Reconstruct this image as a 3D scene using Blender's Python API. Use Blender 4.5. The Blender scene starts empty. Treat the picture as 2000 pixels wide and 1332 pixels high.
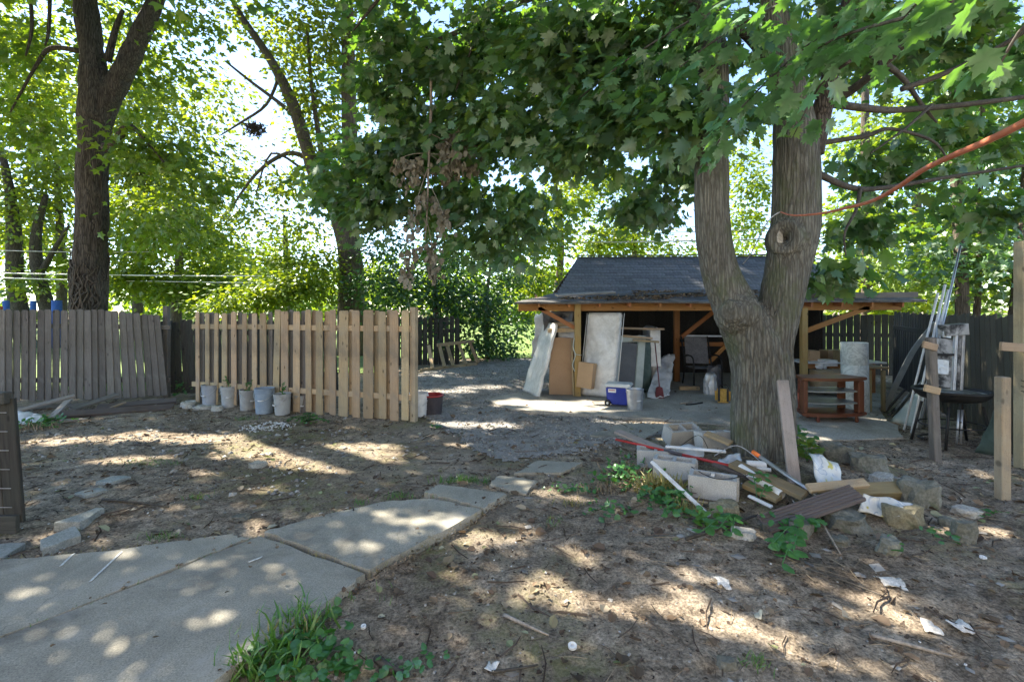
import bpy, bmesh, math, random
import numpy as np
from mathutils import Vector, Matrix, noise
S = bpy.context.scene
C = S.collection
rnd = random.Random(7)
rs = np.random.RandomState(11)
R = math.radians
H, F, HOR = 1.7, 950.0, 600.0          # eye height, focal length in photo pixels, horizon row

# ------------------------------------------------------------------ camera, sky, sun, exposure
cam = bpy.data.cameras.new('camera')
cam.lens, cam.sensor_width = F/2000*36, 36
cam.shift_y = -66/2000
cam.clip_start, cam.clip_end = .05, 2000
co = bpy.data.objects.new('camera', cam); C.objects.link(co)
co.location = (0, 0, H); co.rotation_euler = (R(90), 0, 0)
S.camera = co
SUN_EL = R(46)
AZ = Vector((-.82, .57, 0)).normalized()
SUN = Vector((AZ.x*math.cos(SUN_EL), AZ.y*math.cos(SUN_EL), math.sin(SUN_EL)))   # towards the sun
w = bpy.data.worlds.new('World'); S.world = w; w.use_nodes = True
nt = w.node_tree; nt.nodes.clear()
sky = nt.nodes.new('ShaderNodeTexSky'); sky.sky_type = 'NISHITA'; sky.sun_disc = False
sky.sun_elevation = SUN_EL; sky.sun_rotation = math.atan2(AZ.x, AZ.y)
sky.air_density, sky.dust_density, sky.ozone_density = .72, .1, .3
bg = nt.nodes.new('ShaderNodeBackground'); bg.inputs[1].default_value = .092
ow = nt.nodes.new('ShaderNodeOutputWorld')
nt.links.new(sky.outputs[0], bg.inputs[0]); nt.links.new(bg.outputs[0], ow.inputs[0])
sl = bpy.data.lights.new('sun', 'SUN'); sl.energy = 4.0; sl.angle = R(.53); sl.color = (1, .91, .76)
so = bpy.data.objects.new('sun', sl); C.objects.link(so)
so.rotation_euler = (-SUN).to_track_quat('-Z', 'Y').to_euler()
S.view_settings.view_transform = 'Standard'; S.view_settings.look = 'None'
S.view_settings.exposure = 2.55; S.view_settings.gamma = 1.0
S.view_settings.use_curve_mapping = False
S.render.engine = 'CYCLES'
S.cycles.max_bounces = 10; S.cycles.diffuse_bounces = 5; S.cycles.transmission_bounces = 6
S.cycles.use_denoising = True

# ------------------------------------------------------------------ placing
def at(px, py, D): return Vector(((px-1000)/F*D, D, H-(py-HOR)/F*D))
def g(px, py, z=0.0):
    D = (H-z)*F/(py-HOR)
    return Vector(((px-1000)/F*D, D, z))
def vnoise(p, seed=0):
    p = np.asarray(p, float); i = np.floor(p).astype(np.int64); f = p-i; f = f*f*(3-2*f)
    def h(a, b, c):
        n = (a*374761393 + b*668265263 + c*2147483647 + seed*974711) & 0xffffffff
        n = ((n ^ (n >> 13))*1274126177) & 0xffffffff
        return ((n ^ (n >> 16)) & 0xffff)/65535.0
    r = 0
    for dx in (0, 1):
        for dy in (0, 1):
            for dz in (0, 1):
                wgt = (f[:, 0] if dx else 1-f[:, 0])*(f[:, 1] if dy else 1-f[:, 1])*(f[:, 2] if dz else 1-f[:, 2])
                r = r + wgt*h(i[:, 0]+dx, i[:, 1]+dy, i[:, 2]+dz)
    return r
TREE = Vector((2.74, 5.25, 0))
def gz_np(x, y):
    z0 = np.zeros_like(x)
    q = lambda s, k: vnoise(np.stack([x*s, y*s, z0+k], 1), 3)-.5
    near = np.clip((40-np.hypot(x, y))/10, 0, 1)
    fine = np.clip((11-np.hypot(x, y))/3, 0, 1)
    z = near*(.03*q(.8, 1)+.022*q(2.2, 5)) + fine*(.028*q(6, 9)+.02*q(15, 2))
    shed = (x > .2)*(x < 7.5)*(y > 7.6)*(y < 13)
    z = np.where(shed, -.03, z)
    d = np.hypot((x-TREE.x)/1.25, (y-TREE.y+.25)/1.1)
    return z + .17*np.clip(1-d/1.15, 0, 1)**.8
def gz(x, y): return float(gz_np(np.array([float(x)]), np.array([float(y)]))[0])
def gp(px, py, lift=0.0):
    v = g(px, py)
    for _ in range(5): v = g(px, py, gz(v.x, v.y)+lift)
    return v

# ------------------------------------------------------------------ materials
def newmat(name):
    m = bpy.data.materials.new(name); m.use_nodes = True
    n = m.node_tree; n.nodes.clear()
    out = n.nodes.new('ShaderNodeOutputMaterial'); b = n.nodes.new('ShaderNodeBsdfPrincipled')
    n.links.new(b.outputs[0], out.inputs[0])
    return m, n, b, out
def rgb(c): return (c[0], c[1], c[2], 1)
def node(n, t, **k):
    x = n.nodes.new(t)
    for a, v in k.items(): setattr(x, a, v)
    return x
def coord(n, scale, kind='Object'):
    tc = node(n, 'ShaderNodeTexCoord'); mp = node(n, 'ShaderNodeMapping'); mp.inputs['Scale'].default_value = scale
    n.links.new(tc.outputs[kind], mp.inputs[0]); return mp.outputs[0]
def nz(n, vec, scale, detail=5, rough=.6, dist=0):
    t = node(n, 'ShaderNodeTexNoise'); t.inputs['Scale'].default_value = scale; t.inputs['Detail'].default_value = detail
    t.inputs['Roughness'].default_value = rough; t.inputs['Distortion'].default_value = dist
    n.links.new(vec, t.inputs['Vector']); return t.outputs[0]
def ramp(n, fac, stops):
    r = node(n, 'ShaderNodeValToRGB'); e = r.color_ramp.elements
    while len(e) < len(stops): e.new(.5)
    for el, (p, c) in zip(e, stops): el.position = p; el.color = rgb(c) if not isinstance(c, (int, float)) else (c, c, c, 1)
    n.links.new(fac, r.inputs[0]); return r.outputs[0]
def mix(n, fac, a, b, mode='MIX'):
    m = node(n, 'ShaderNodeMixRGB', blend_type=mode)
    for i, v in ((0, fac), (1, a), (2, b)):
        if isinstance(v, (int, float)): m.inputs[i].default_value = v if i == 0 else (v, v, v, 1)
        elif isinstance(v, tuple): m.inputs[i].default_value = rgb(v)
        else: n.links.new(v, m.inputs[i])
    return m.outputs[0]
def bump(n, b, h, s, d=.01):
    bp = node(n, 'ShaderNodeBump'); bp.inputs['Strength'].default_value = s; bp.inputs['Distance'].default_value = d
    n.links.new(h, bp.inputs['Height']); n.links.new(bp.outputs[0], b.inputs['Normal'])
def objvar(n, col, amt):
    oi = node(n, 'ShaderNodeObjectInfo')
    return mix(n, 1.0, col, ramp(n, oi.outputs['Random'], [(0, 1-amt), (1, 1+amt*.6)]), 'MULTIPLY')
def surf(name, c1, c2, scale=6, stretch=(1, 1, 1), rough=.85, bs=.3, bd=.01, var=.12, metal=0, spec=.3, kind='Object', fine=60, c3=None, lo=.35, hi=.65):
    m, n, b, o = newmat(name); v = coord(n, stretch, kind)
    a = nz(n, v, scale, 7, .65, .3)
    col = ramp(n, a, [(lo, c1), (hi, c2)])
    if c3 is not None: col = mix(n, ramp(n, nz(n, v, scale*.37, 4, .7, 1), [(.52, 0), (.64, 1)]), col, c3)
    f = nz(n, v, fine, 3, .7)
    col = mix(n, .6 if rough > .65 else .12, col, ramp(n, f, [(.34, .5), (.66, 1.45)]), 'MULTIPLY')
    if var: col = objvar(n, col, var)
    n.links.new(col, b.inputs['Base Color'])
    b.inputs['Roughness'].default_value = rough; b.inputs['Metallic'].default_value = metal; b.inputs['Specular IOR Level'].default_value = spec
    if bs: bump(n, b, mix(n, .5, a, f), bs, bd)
    return m
def wood(name, light, dark, var=.25, grey=None, rough=.8, knots=True):
    """planks: the grain runs along local x"""
    m, n, b, o = newmat(name); oi = node(n, 'ShaderNodeObjectInfo')
    tc = node(n, 'ShaderNodeTexCoord'); off = node(n, 'ShaderNodeVectorMath', operation='MULTIPLY_ADD')
    cx = node(n, 'ShaderNodeCombineXYZ')
    for i in range(3): n.links.new(oi.outputs['Random'], cx.inputs[i])
    n.links.new(cx.outputs[0], off.inputs[0]); off.inputs[1].default_value = (37, 53, 71); n.links.new(tc.outputs['Object'], off.inputs[2])
    mp = node(n, 'ShaderNodeMapping'); mp.inputs['Scale'].default_value = (1.6, 22, 22); n.links.new(off.outputs[0], mp.inputs[0])
    gr = nz(n, mp.outputs[0], 2.2, 6, .65, .8)
    broad = nz(n, off.outputs[0], 2.4, 4, .6, .4)
    col = ramp(n, gr, [(.3, dark), (.68, light)])
    col = mix(n, ramp(n, broad, [(.4, 0), (.66, .75)]), col, grey if grey is not None else tuple(x*.62 for x in light))
    if knots:
        mk = node(n, 'ShaderNodeMapping'); mk.inputs['Scale'].default_value = (4.2, 9, 4); n.links.new(off.outputs[0], mk.inputs[0])
        vo = node(n, 'ShaderNodeTexVoronoi'); vo.inputs['Scale'].default_value = 1; n.links.new(mk.outputs[0], vo.inputs['Vector'])
        col = mix(n, ramp(n, vo.outputs['Distance'], [(.07, .85), (.15, 0)]), col, tuple(x*.22 for x in light))
    hv = node(n, 'ShaderNodeHueSaturation'); n.links.new(col, hv.inputs['Color'])
    mr = node(n, 'ShaderNodeMapRange'); mr.inputs[3].default_value = 1-var; mr.inputs[4].default_value = 1+var*.7
    n.links.new(oi.outputs['Random'], mr.inputs[0]); n.links.new(mr.outputs[0], hv.inputs['Value'])
    sx = node(n, 'ShaderNodeMath', operation='FRACT'); sm = node(n, 'ShaderNodeMath', operation='MULTIPLY'); sm.inputs[1].default_value = 7.31
    n.links.new(oi.outputs['Random'], sm.inputs[0]); n.links.new(sm.outputs[0], sx.inputs[0])
    m2 = node(n, 'ShaderNodeMapRange'); m2.inputs[3].default_value = .488; m2.inputs[4].default_value = .512
    n.links.new(sx.outputs[0], m2.inputs[0]); n.links.new(m2.outputs[0], hv.inputs['Hue'])
    n.links.new(hv.outputs[0], b.inputs['Base Color']); b.inputs['Roughness'].default_value = rough; b.inputs['Specular IOR Level'].default_value = .25
    bump(n, b, gr, .35, .004)
    return m
def leafmat(name, cols, trans, tfac=.5, gloss=.05, rough=.38):
    m, n, b, o = newmat(name); n.nodes.remove(b)
    ge = node(n, 'ShaderNodeNewGeometry')
    col = ramp(n, ge.outputs['Random Per Island'], [(i/(len(cols)-1), c) for i, c in enumerate(cols)])
    v = coord(n, (1, 1, 1)); big = nz(n, v, .9, 3, .6)
    col = mix(n, 1, col, ramp(n, big, [(.3, .72), (.7, 1.25)]), 'MULTIPLY')
    tcol = mix(n, 1, col, trans, 'MULTIPLY')
    d = node(n, 'ShaderNodeBsdfDiffuse'); t = node(n, 'ShaderNodeBsdfTranslucent'); gl = node(n, 'ShaderNodeBsdfGlossy')
    gl.inputs['Roughness'].default_value = rough; gl.inputs['Color'].default_value = (.9, 1, .95, 1)
    n.links.new(col, d.inputs[0]); n.links.new(tcol, t.inputs[0])
    m1 = node(n, 'ShaderNodeMixShader'); m1.inputs[0].default_value = tfac
    n.links.new(d.outputs[0], m1.inputs[1]); n.links.new(t.outputs[0], m1.inputs[2])
    m2 = node(n, 'ShaderNodeMixShader'); m2.inputs[0].default_value = gloss
    n.links.new(m1.outputs[0], m2.inputs[1]); n.links.new(gl.outputs[0], m2.inputs[2]); n.links.new(m2.outputs[0], o.inputs[0])
    return m
def barkmat(name, light, dark, moss=None, sc=1.0):
    m, n, b, o = newmat(name)
    v = coord(n, (16*sc, 16*sc, 2.3*sc)); a = nz(n, v, 1.5, 6, .6, 1.6)
    f = nz(n, coord(n, (60, 60, 18)), 1.5, 4, .7, .4)
    wp = node(n, 'ShaderNodeMixRGB', blend_type='ADD'); wp.inputs[0].default_value = .5
    v2 = coord(n, (34*sc, 34*sc, 2.4*sc)); nw = node(n, 'ShaderNodeTexNoise'); nw.inputs['Scale'].default_value = 1.1; nw.inputs['Detail'].default_value = 3; n.links.new(v2, nw.inputs['Vector'])
    n.links.new(v2, wp.inputs[1]); n.links.new(nw.outputs['Color'], wp.inputs[2])
    vr = node(n, 'ShaderNodeTexVoronoi', feature='DISTANCE_TO_EDGE'); vr.inputs['Scale'].default_value = 1; vr.inputs['Randomness'].default_value = 1; n.links.new(wp.outputs[0], vr.inputs['Vector'])
    plate = ramp(n, vr.outputs['Distance'], [(.0, .12), (.09, .6), (.24, 1)])
    col = mix(n, plate, dark, mix(n, ramp(n, a, [(.38, 0), (.6, 1)]), tuple(.62*x for x in light), light))
    col = mix(n, .6, col, ramp(n, f, [(.25, .6), (.75, 1.35)]), 'MULTIPLY')
    big = nz(n, coord(n, (1, 1, .6)), 2.0, 4, .6)
    col = mix(n, .8, col, ramp(n, big, [(.3, .75), (.7, 1.2)]), 'MULTIPLY')
    if moss:
        col = mix(n, ramp(n, nz(n, coord(n, (1, 1, .7)), 2.6, 5, .7), [(.50, 0), (.62, .6)]), col, moss)
    n.links.new(col, b.inputs['Base Color']); b.inputs['Roughness'].default_value = .92; b.inputs['Specular IOR Level'].default_value = .15
    bump(n, b, mix(n, .25, plate, f), .75, .018)
    return m
M = {}
M['cedar'] = wood('new_cedar', (.50, .37, .22), (.34, .235, .13), .27, (.36, .295, .205))
M['oldwood'] = wood('weathered_boards', (.21, .187, .165), (.085, .073, .063), .32, (.15, .138, .125))
M['sidewood'] = wood('stained_fence', (.10, .09, .065), (.045, .04, .03), .3, (.085, .08, .055))
M['darkwood'] = wood('blackened_boards', (.075, .07, .06), (.03, .027, .024), .3, (.055, .06, .05))
M['postwood'] = wood('treated_post', (.44, .36, .23), (.30, .23, .14), .15, (.36, .33, .24))
M['yellowpost'] = wood('yellow_post', (.40, .29, .11), (.29, .19, .07), .1, (.34, .28, .13))
M['orangewood'] = wood('orange_beam', (.38, .17, .06), (.25, .10, .035), .12, (.30, .15, .065))
M['greywood'] = wood('grey_board', (.40, .35, .30), (.23, .19, .16), .12, (.31, .28, .26))
M['tanboard'] = wood('tan_board', (.48, .36, .22), (.30, .21, .12), .2, (.33, .27, .19))
M['oliveboard'] = wood('olive_board', (.30, .23, .12), (.17, .12, .06), .2, (.21, .18, .11))
M['deck'] = wood('decking', (.15, .12, .105), (.08, .062, .055), .1, (.13, .115, .11), knots=False)
M['redwood'] = wood('cherry_veneer', (.17, .06, .03), (.11, .035, .018), .1, (.13, .055, .03), rough=.42, knots=False)
M['greyveneer'] = surf('grey_shelf', (.20, .21, .20), (.27, .28, .26), 5, rough=.4, bs=.05)
M['bark'] = barkmat('maple_bark', (.185, .178, .15), (.07, .065, .054), (.085, .10, .05), 1.0)
M['barkd'] = barkmat('dark_bark', (.125, .107, .09), (.028, .024, .02))
M['barkfar'] = barkmat('far_bark', (.17, .14, .11), (.06, .05, .04))
M['twig'] = surf('twig_bark', (.045, .04, .033), (.095, .084, .07), 9, var=.1)
M['deadtwig'] = surf('dead_twig', (.24, .20, .16), (.36, .31, .26), 9, var=.1)
M['maple'] = leafmat('maple_leaf', [(.045, .115, .05), (.06, .15, .062), (.085, .17, .055), (.115, .185, .045)], (2.3, 2.1, .4), .45, .09, .5)
M['maplenear'] = leafmat('near_maple_leaf', [(.04, .15, .09), (.05, .19, .115), (.055, .175, .085), (.095, .19, .06), (.045, .16, .095)], (2.2, 1.9, .3), .36, .09, .45)
M['leafa'] = leafmat('sunny_leaf', [(.09, .14, .02), (.12, .175, .025), (.16, .20, .03), (.07, .125, .03)], (2.3, 2.0, .6), .5, .05)
M['leafb'] = leafmat('green_leaf', [(.075, .14, .022), (.105, .178, .027), (.14, .20, .03)], (2.2, 2.0, .5), .5, .05)
M['leafbright'] = leafmat('bright_leaf', [(.09, .16, .015), (.12, .19, .02), (.16, .22, .03)], (2.3, 1.9, .5), .5, .04)
M['leafdark'] = leafmat('shrub_leaf', [(.025, .065, .02), (.035, .085, .025), (.05, .11, .03)], (2.0, 2.0, .5), .4, .06)
M['weed'] = leafmat('weed_leaf', [(.045, .15, .04), (.06, .19, .045), (.09, .21, .05)], (1.7, 1.8, .5), .35, .06)
M['grass'] = leafmat('grass_blade', [(.06, .15, .03), (.09, .2, .04), (.12, .22, .05)], (1.7, 1.7, .5), .35, .05)
M['deadleaf'] = leafmat('dead_leaf', [(.15, .13, .095), (.21, .188, .14), (.30, .272, .21), (.11, .097, .07)], (1.1, 1, .9), .2, .02)
M['litter'] = leafmat('litter_leaf', [(.085, .058, .04), (.13, .09, .06), (.21, .15, .10), (.06, .042, .032), (.28, .22, .15)], (1.1, 1, .8), .1, .02)
M['straw'] = leafmat('straw', [(.30, .23, .15), (.20, .15, .10), (.38, .31, .21)], (1, 1, .8), .05, .02)
M['paleleaf'] = leafmat('pale_leaf', [(.42, .36, .27), (.33, .25, .17), (.22, .26, .12), (.5, .46, .38)], (1, 1, .7), .2, .02)
M['chips'] = leafmat('wood_chip', [(.05, .036, .028), (.085, .062, .048), (.12, .09, .068), (.035, .026, .022)], (1, 1, .9), .02, .01)
M['pebble'] = leafmat('pebble', [(.16, .15, .14), (.26, .245, .225), (.36, .34, .31), (.11, .10, .095)], (1, 1, 1), .01, .02)
M['whitepebble'] = leafmat('white_pebble', [(.55, .54, .52), (.7, .69, .67), (.42, .41, .4)], (1, 1, 1), .01, .02)
M['concrete'] = surf('path_concrete', (.265, .25, .205), (.35, .328, .27), 2.6, rough=.95, bs=.3, bd=.006, var=.05, kind='Object', fine=120, c3=(.20, .19, .165), spec=.15)
M['apron'] = surf('apron_concrete', (.30, .28, .24), (.40, .375, .325), 1.5, rough=.9, bs=.3, bd=.008, var=0, fine=50, c3=(.25, .225, .19))
M['block'] = surf('cinder_block', (.40, .395, .375), (.50, .495, .47), 6, rough=.95, bs=.5, bd=.008, fine=130)
M['stone'] = surf('mossy_stone', (.11, .112, .09), (.22, .215, .18), 5, rough=.95, bs=.6, bd=.02, var=.2, fine=50, c3=(.09, .115, .06))
M['yellowstone'] = surf('yellow_stone', (.17, .155, .105), (.27, .235, .145), 5, rough=.95, bs=.6, bd=.02, var=.1, fine=50, c3=(.09, .105, .055))
M['palestone'] = surf('pale_stone', (.34, .32, .28), (.46, .44, .39), 6, rough=.95, bs=.5, bd=.01, var=.12, fine=60)
M['paver'] = surf('paving_slab', (.24, .25, .225), (.33, .335, .305), 4, rough=.92, bs=.3, bd=.006, var=.08, fine=80)
M['shingle'] = surf('asphalt_shingle', (.075, .08, .09), (.125, .13, .14), 7, rough=.6, bs=.4, bd=.005, var=.25, fine=150)
M['roll'] = surf('roll_roofing', (.075, .075, .075), (.14, .135, .13), 3, rough=.9, bs=.4, bd=.01, var=0, fine=70, c3=(.07, .055, .045))
M['whiteplastic'] = surf('white_plastic', (.66, .66, .65), (.78, .78, .77), 4, rough=.4, bs=.05, var=.06)
M['greybucket'] = surf('grey_bucket', (.28, .30, .33), (.39, .41, .44), 3.5, rough=.5, bs=.08, var=.1, c3=(.17, .165, .16))
M['bluebucket'] = surf('blue_grey_bucket', (.20, .26, .33), (.32, .38, .44), 3.5, rough=.5, bs=.08, var=.06, c3=(.15, .17, .19))
M['palebucket'] = surf('pale_bucket', (.33, .335, .33), (.44, .44, .42), 4.5, rough=.6, bs=.15, var=.12, c3=(.20, .18, .155))
M['steel'] = surf('galvanised', (.40, .41, .43), (.58, .59, .6), 5, rough=.42, bs=.05, metal=.75)
M['drygrass'] = leafmat('dry_grass', [(.26, .25, .08), (.33, .28, .12), (.20, .22, .06)], (1.4, 1.3, .6), .3, .03)
M['whitebits'] = surf('chalk', (.5, .5, .48), (.6, .6, .58), 9, bs=0, var=0)
M['soil'] = surf('potting_soil', (.06, .045, .035), (.15, .12, .10), 9, bs=.8, bd=.02, var=0)
M['maroon'] = surf('maroon_plastic', (.10, .022, .028), (.16, .03, .035), 4, rough=.5, bs=.05)
M['darkplastic'] = surf('dark_plastic', (.045, .04, .05), (.08, .072, .08), 4, rough=.5, bs=.05)
M['red'] = surf('red_paint', (.30, .022, .022), (.44, .04, .035), 5, rough=.45, bs=.05)
M['black'] = surf('black_metal', (.012, .012, .012), (.03, .028, .026), 7, rough=.6, bs=.2)
M['film'] = surf('plastic_wrap', (.56, .55, .52), (.70, .69, .66), 3, rough=.2, bs=.9, bd=.03, var=.03, fine=14, spec=.5)
M['tarp'] = surf('clear_tarp', (.40, .41, .42), (.62, .62, .62), 4, rough=.3, bs=.6, bd=.04, var=.05, fine=12, spec=.5)
M['darktarp'] = surf('dark_tarp', (.035, .036, .04), (.11, .11, .115), 4, rough=.35, bs=.6, bd=.04, var=.05, fine=12, spec=.5)
M['greentarp'] = surf('green_tarp', (.055, .085, .07), (.10, .135, .115), 4, rough=.5, bs=.4, bd=.03, var=.05)
M['card'] = surf('cardboard', (.36, .24, .135), (.44, .30, .175), 3, rough=.64, bs=.05, var=.12)
M['brownboard'] = surf('brown_panel', (.30, .19, .11), (.36, .235, .14), 2, (1, 1, .15), rough=.64, bs=.03, var=.05)
M['greenframe'] = surf('grey_green_frame', (.34, .39, .36), (.44, .48, .45), 5, rough=.6, bs=.1, var=.03)
M['screen'] = surf('insect_screen', (.075, .08, .09), (.10, .105, .115), 3, rough=.5, bs=.02, var=0)
M['blue'] = surf('cooler_blue', (.025, .04, .25), (.035, .055, .32), 3, rough=.35, bs=.03, var=0)
M['coolerlid'] = surf('cooler_lid', (.50, .53, .53), (.62, .64, .63), 3, rough=.4, bs=.04, var=0)
M['sling'] = surf('grey_sling', (.12, .12, .125), (.17, .17, .175), 6, rough=.85, bs=.15, var=0)
M['mustard'] = surf('mustard_canvas', (.40, .24, .055), (.50, .32, .09), 5, rough=.85, bs=.3, var=0)
M['foil'] = surf('silver_foil', (.45, .46, .47), (.66, .66, .66), 5, rough=.35, bs=.6, bd=.03, metal=.5, var=.1, fine=16)
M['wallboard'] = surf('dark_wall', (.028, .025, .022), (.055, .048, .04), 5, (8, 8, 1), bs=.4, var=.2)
M['cable'] = surf('cable', (.30, .30, .31), (.42, .42, .43), 4, var=0, bs=0)
M['orange'] = surf('orange_cord', (.36, .10, .05), (.46, .16, .085), 9, rough=.5, bs=.05, var=0)
M['orangecap'] = surf('orange_tape', (.75, .16, .03), (.8, .2, .05), 5, rough=.5, bs=.0, var=0)
M['paper'] = surf('paper_scrap', (.55, .52, .47), (.70, .67, .62), 6, rough=.9, bs=.2, var=.12)
M['scorch'] = surf('scorched_metal', (.03, .03, .03), (.42, .42, .41), 6, (1, 1, .5), rough=.5, bs=.5, bd=.01, metal=.2, var=.15, fine=22, lo=.42, hi=.6)
M['bluepaint'] = surf('blue_paint', (.04, .10, .30), (.05, .12, .36), 4, var=.05, bs=0)
M['fieldgrass'] = surf('field_grass', (.10, .17, .03), (.16, .23, .05), 1.2, bs=.4, bd=.03, var=0, fine=14)

def marble():
    m, n, b, o = newmat('marbled_vinyl'); v = coord(n, (1, 1, 1))
    a = nz(n, v, 3.2, 7, .6, 2.5)
    n.links.new(ramp(n, a, [(.44, (.50, .54, .53)), (.49, (.30, .34, .34)), (.52, (.52, .56, .55)), (.8, (.58, .62, .60))]), b.inputs['Base Color'])
    b.inputs['Roughness'].default_value = .45
    return m
M['marble'] = marble()
def bagmat():
    m, n, b, o = newmat('printed_sack'); v = coord(n, (1, 1, 1))
    a = nz(n, v, 6.5, 3, .5, .8)
    col = ramp(n, a, [(.36, (.50, .44, .08)), (.40, (.60, .61, .58)), (.52, (.62, .63, .61)), (.55, (.28, .34, .42)), (.58, (.56, .58, .58))])
    n.links.new(col, b.inputs['Base Color']); b.inputs['Roughness'].default_value = .35
    bump(n, b, nz(n, v, 9, 4, .6, .5), .5, .02)
    return m
M['sack'] = bagmat()
def stained(m, cols, sc, amt):
    n = m.node_tree; b = n.nodes['Principled BSDF']; src = b.inputs['Base Color'].links[0].from_socket; v = coord(n, (1, 1, 1))
    a = nz(n, v, sc, 8, .68, .8); c = mix(n, ramp(n, a, [(.48, 0), (.68, amt)]), src, cols[0])
    a2 = nz(n, v, sc*2.7, 7, .7, .5); c = mix(n, ramp(n, a2, [(.55, 0), (.72, amt)]), c, cols[1])
    if sc == 1.1:
        wv_ = node(n, 'ShaderNodeMixRGB', blend_type='ADD'); wv_.inputs[0].default_value = .35; nn_ = node(n, 'ShaderNodeTexNoise'); nn_.inputs['Scale'].default_value = 4; nn_.inputs['Detail'].default_value = 6; n.links.new(v, nn_.inputs['Vector']); n.links.new(v, wv_.inputs[1]); n.links.new(nn_.outputs['Color'], wv_.inputs[2])
        ck = node(n, 'ShaderNodeTexVoronoi', feature='DISTANCE_TO_EDGE'); ck.inputs['Scale'].default_value = .62; n.links.new(wv_.outputs[0], ck.inputs['Vector'])
        c = mix(n, mix(n, 1, ramp(n, ck.outputs['Distance'], [(.001, .4), (.0035, 0)]), ramp(n, nz(n, v, .9, 3), [(.55, 0), (.62, 1)]), 'MULTIPLY'), c, (.07, .065, .05))
    sp = node(n, 'ShaderNodeTexVoronoi'); sp.inputs['Scale'].default_value = 60; n.links.new(v, sp.inputs['Vector'])
    c = mix(n, ramp(n, sp.outputs['Distance'], [(.1, .5), (.22, 0)]), c, cols[2]); n.links.new(c, b.inputs['Base Color'])
stained(M['concrete'], [(.15, .14, .115), (.36, .34, .30), (.11, .10, .085)], 1.1, .8)
stained(M['apron'], [(.17, .15, .12), (.46, .43, .38), (.15, .13, .11)], .7, .7)
for k_ in ('cedar', 'oldwood', 'postwood', 'greywood', 'tanboard'): stained(M[k_], [tuple(.4*x_ for x_ in (.30, .27, .22)), (.20, .19, .17), (.05, .04, .03)], 1.6, .45)
for k_ in ('block', 'whiteplastic', 'film'): stained(M[k_], [(.30, .275, .23), (.36, .34, .30), (.3, .28, .24)], 2.2, .5)
def dirt():
    m, n, b, o = newmat('packed_dirt'); v = coord(n, (1, 1, 1), 'Generated'); v = coord(n, (1, 1, 1), 'Object')
    a = nz(n, v, 1.1, 6, .6, .4); f = nz(n, v, 9, 8, .72, .6); ff = nz(n, v, 55, 5, .75)
    col = ramp(n, a, [(.3, (.255, .203, .15)), (.52, (.34, .277, .208)), (.72, (.435, .365, .285))])
    col = mix(n, .85, col, ramp(n, f, [(.36, .42), (.5, .95), (.62, 1.55)]), 'MULTIPLY')
    col = mix(n, .8, col, ramp(n, ff, [(.38, .38), (.5, 1.0), (.60, 1.55)]), 'MULTIPLY')
    tk = node(n, 'ShaderNodeVectorMath', operation='DISTANCE'); ms = node(n, 'ShaderNodeMapping'); ms.inputs['Scale'].default_value = (.55, .22, 0)
    n.links.new(v, ms.inputs[0]); n.links.new(ms.outputs[0], tk.inputs[0]); tk.inputs[1].default_value = (-.35, 1.5, 0)
    wv = mix(n, .35, tk.outputs['Value'], nz(n, v, 1.7, 5, .65))
    col = mix(n, ramp(n, wv, [(.3, .7), (.75, 0)]), col, mix(n, .8, (.365, .31, .24), ramp(n, f, [(.3, .7), (.7, 1.3)]), 'MULTIPLY'))
    dk_ = nz(n, v, .7, 6, .62, .8); col = mix(n, ramp(n, dk_, [(.5, 0), (.62, .6)]), col, mix(n, 1, col, (.5, .46, .42), 'MULTIPLY'))
    mo = nz(n, v, .55, 5, .65, .3)
    gm = mix(n, 1, ramp(n, mo, [(.50, 0), (.60, .7)]), ramp(n, f, [(.42, 0), (.56, 1)]), 'MULTIPLY')
    col = mix(n, gm, col, (.155, .165, .06))
    n.links.new(col, b.inputs['Base Color']); b.inputs['Roughness'].default_value = .97; b.inputs['Specular IOR Level'].default_value = .12
    bump(n, b, mix(n, .45, f, ff), 1.0, .06)
    return m
M['dirt'] = dirt()
M['gravelbase'] = surf('gravel_base', (.23, .215, .195), (.33, .31, .285), 3, rough=.97, bs=.9, bd=.02, var=0, fine=70, c3=(.17, .145, .12))

# ------------------------------------------------------------------ objects
W = {}
def thing(name, label, cat, loc=(0, 0, 0), group=None, kind=None):
    o = bpy.data.objects.new(name, None); C.objects.link(o); o.empty_display_size = .1
    o.location = loc; W[o] = Matrix.Translation(Vector(loc))
    tag(o, label, cat, group, kind); return o
def tag(o, label=None, cat=None, group=None, kind=None):
    if label: o['label'] = label
    if cat: o['category'] = cat
    if group: o['group'] = group
    if kind: o['kind'] = kind
    return o
def link(name, me, parent=None, Mw=None):
    o = bpy.data.objects.new(name, me); C.objects.link(o)
    Mw = Mw if Mw is not None else Matrix()
    W[o] = Mw
    if parent is not None:
        o.parent = parent; o.matrix_basis = W[parent].inverted() @ Mw
    else: o.matrix_basis = Mw
    return o
def mesh(name, v, f, mat, smooth=False):
    me = bpy.data.meshes.new(name); me.from_pydata([tuple(x) for x in v], [], f); me.materials.append(mat)
    if smooth: me.polygons.foreach_set('use_smooth', [True]*len(me.polygons))
    me.update(); return me
def frombm(name, bm, mat, smooth=False):
    bmesh.ops.recalc_face_normals(bm, faces=bm.faces)
    me = bpy.data.meshes.new(name); bm.to_mesh(me); bm.free(); me.materials.append(mat)
    if smooth: me.polygons.foreach_set('use_smooth', [True]*len(me.polygons))
    me.update(); return me
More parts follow.
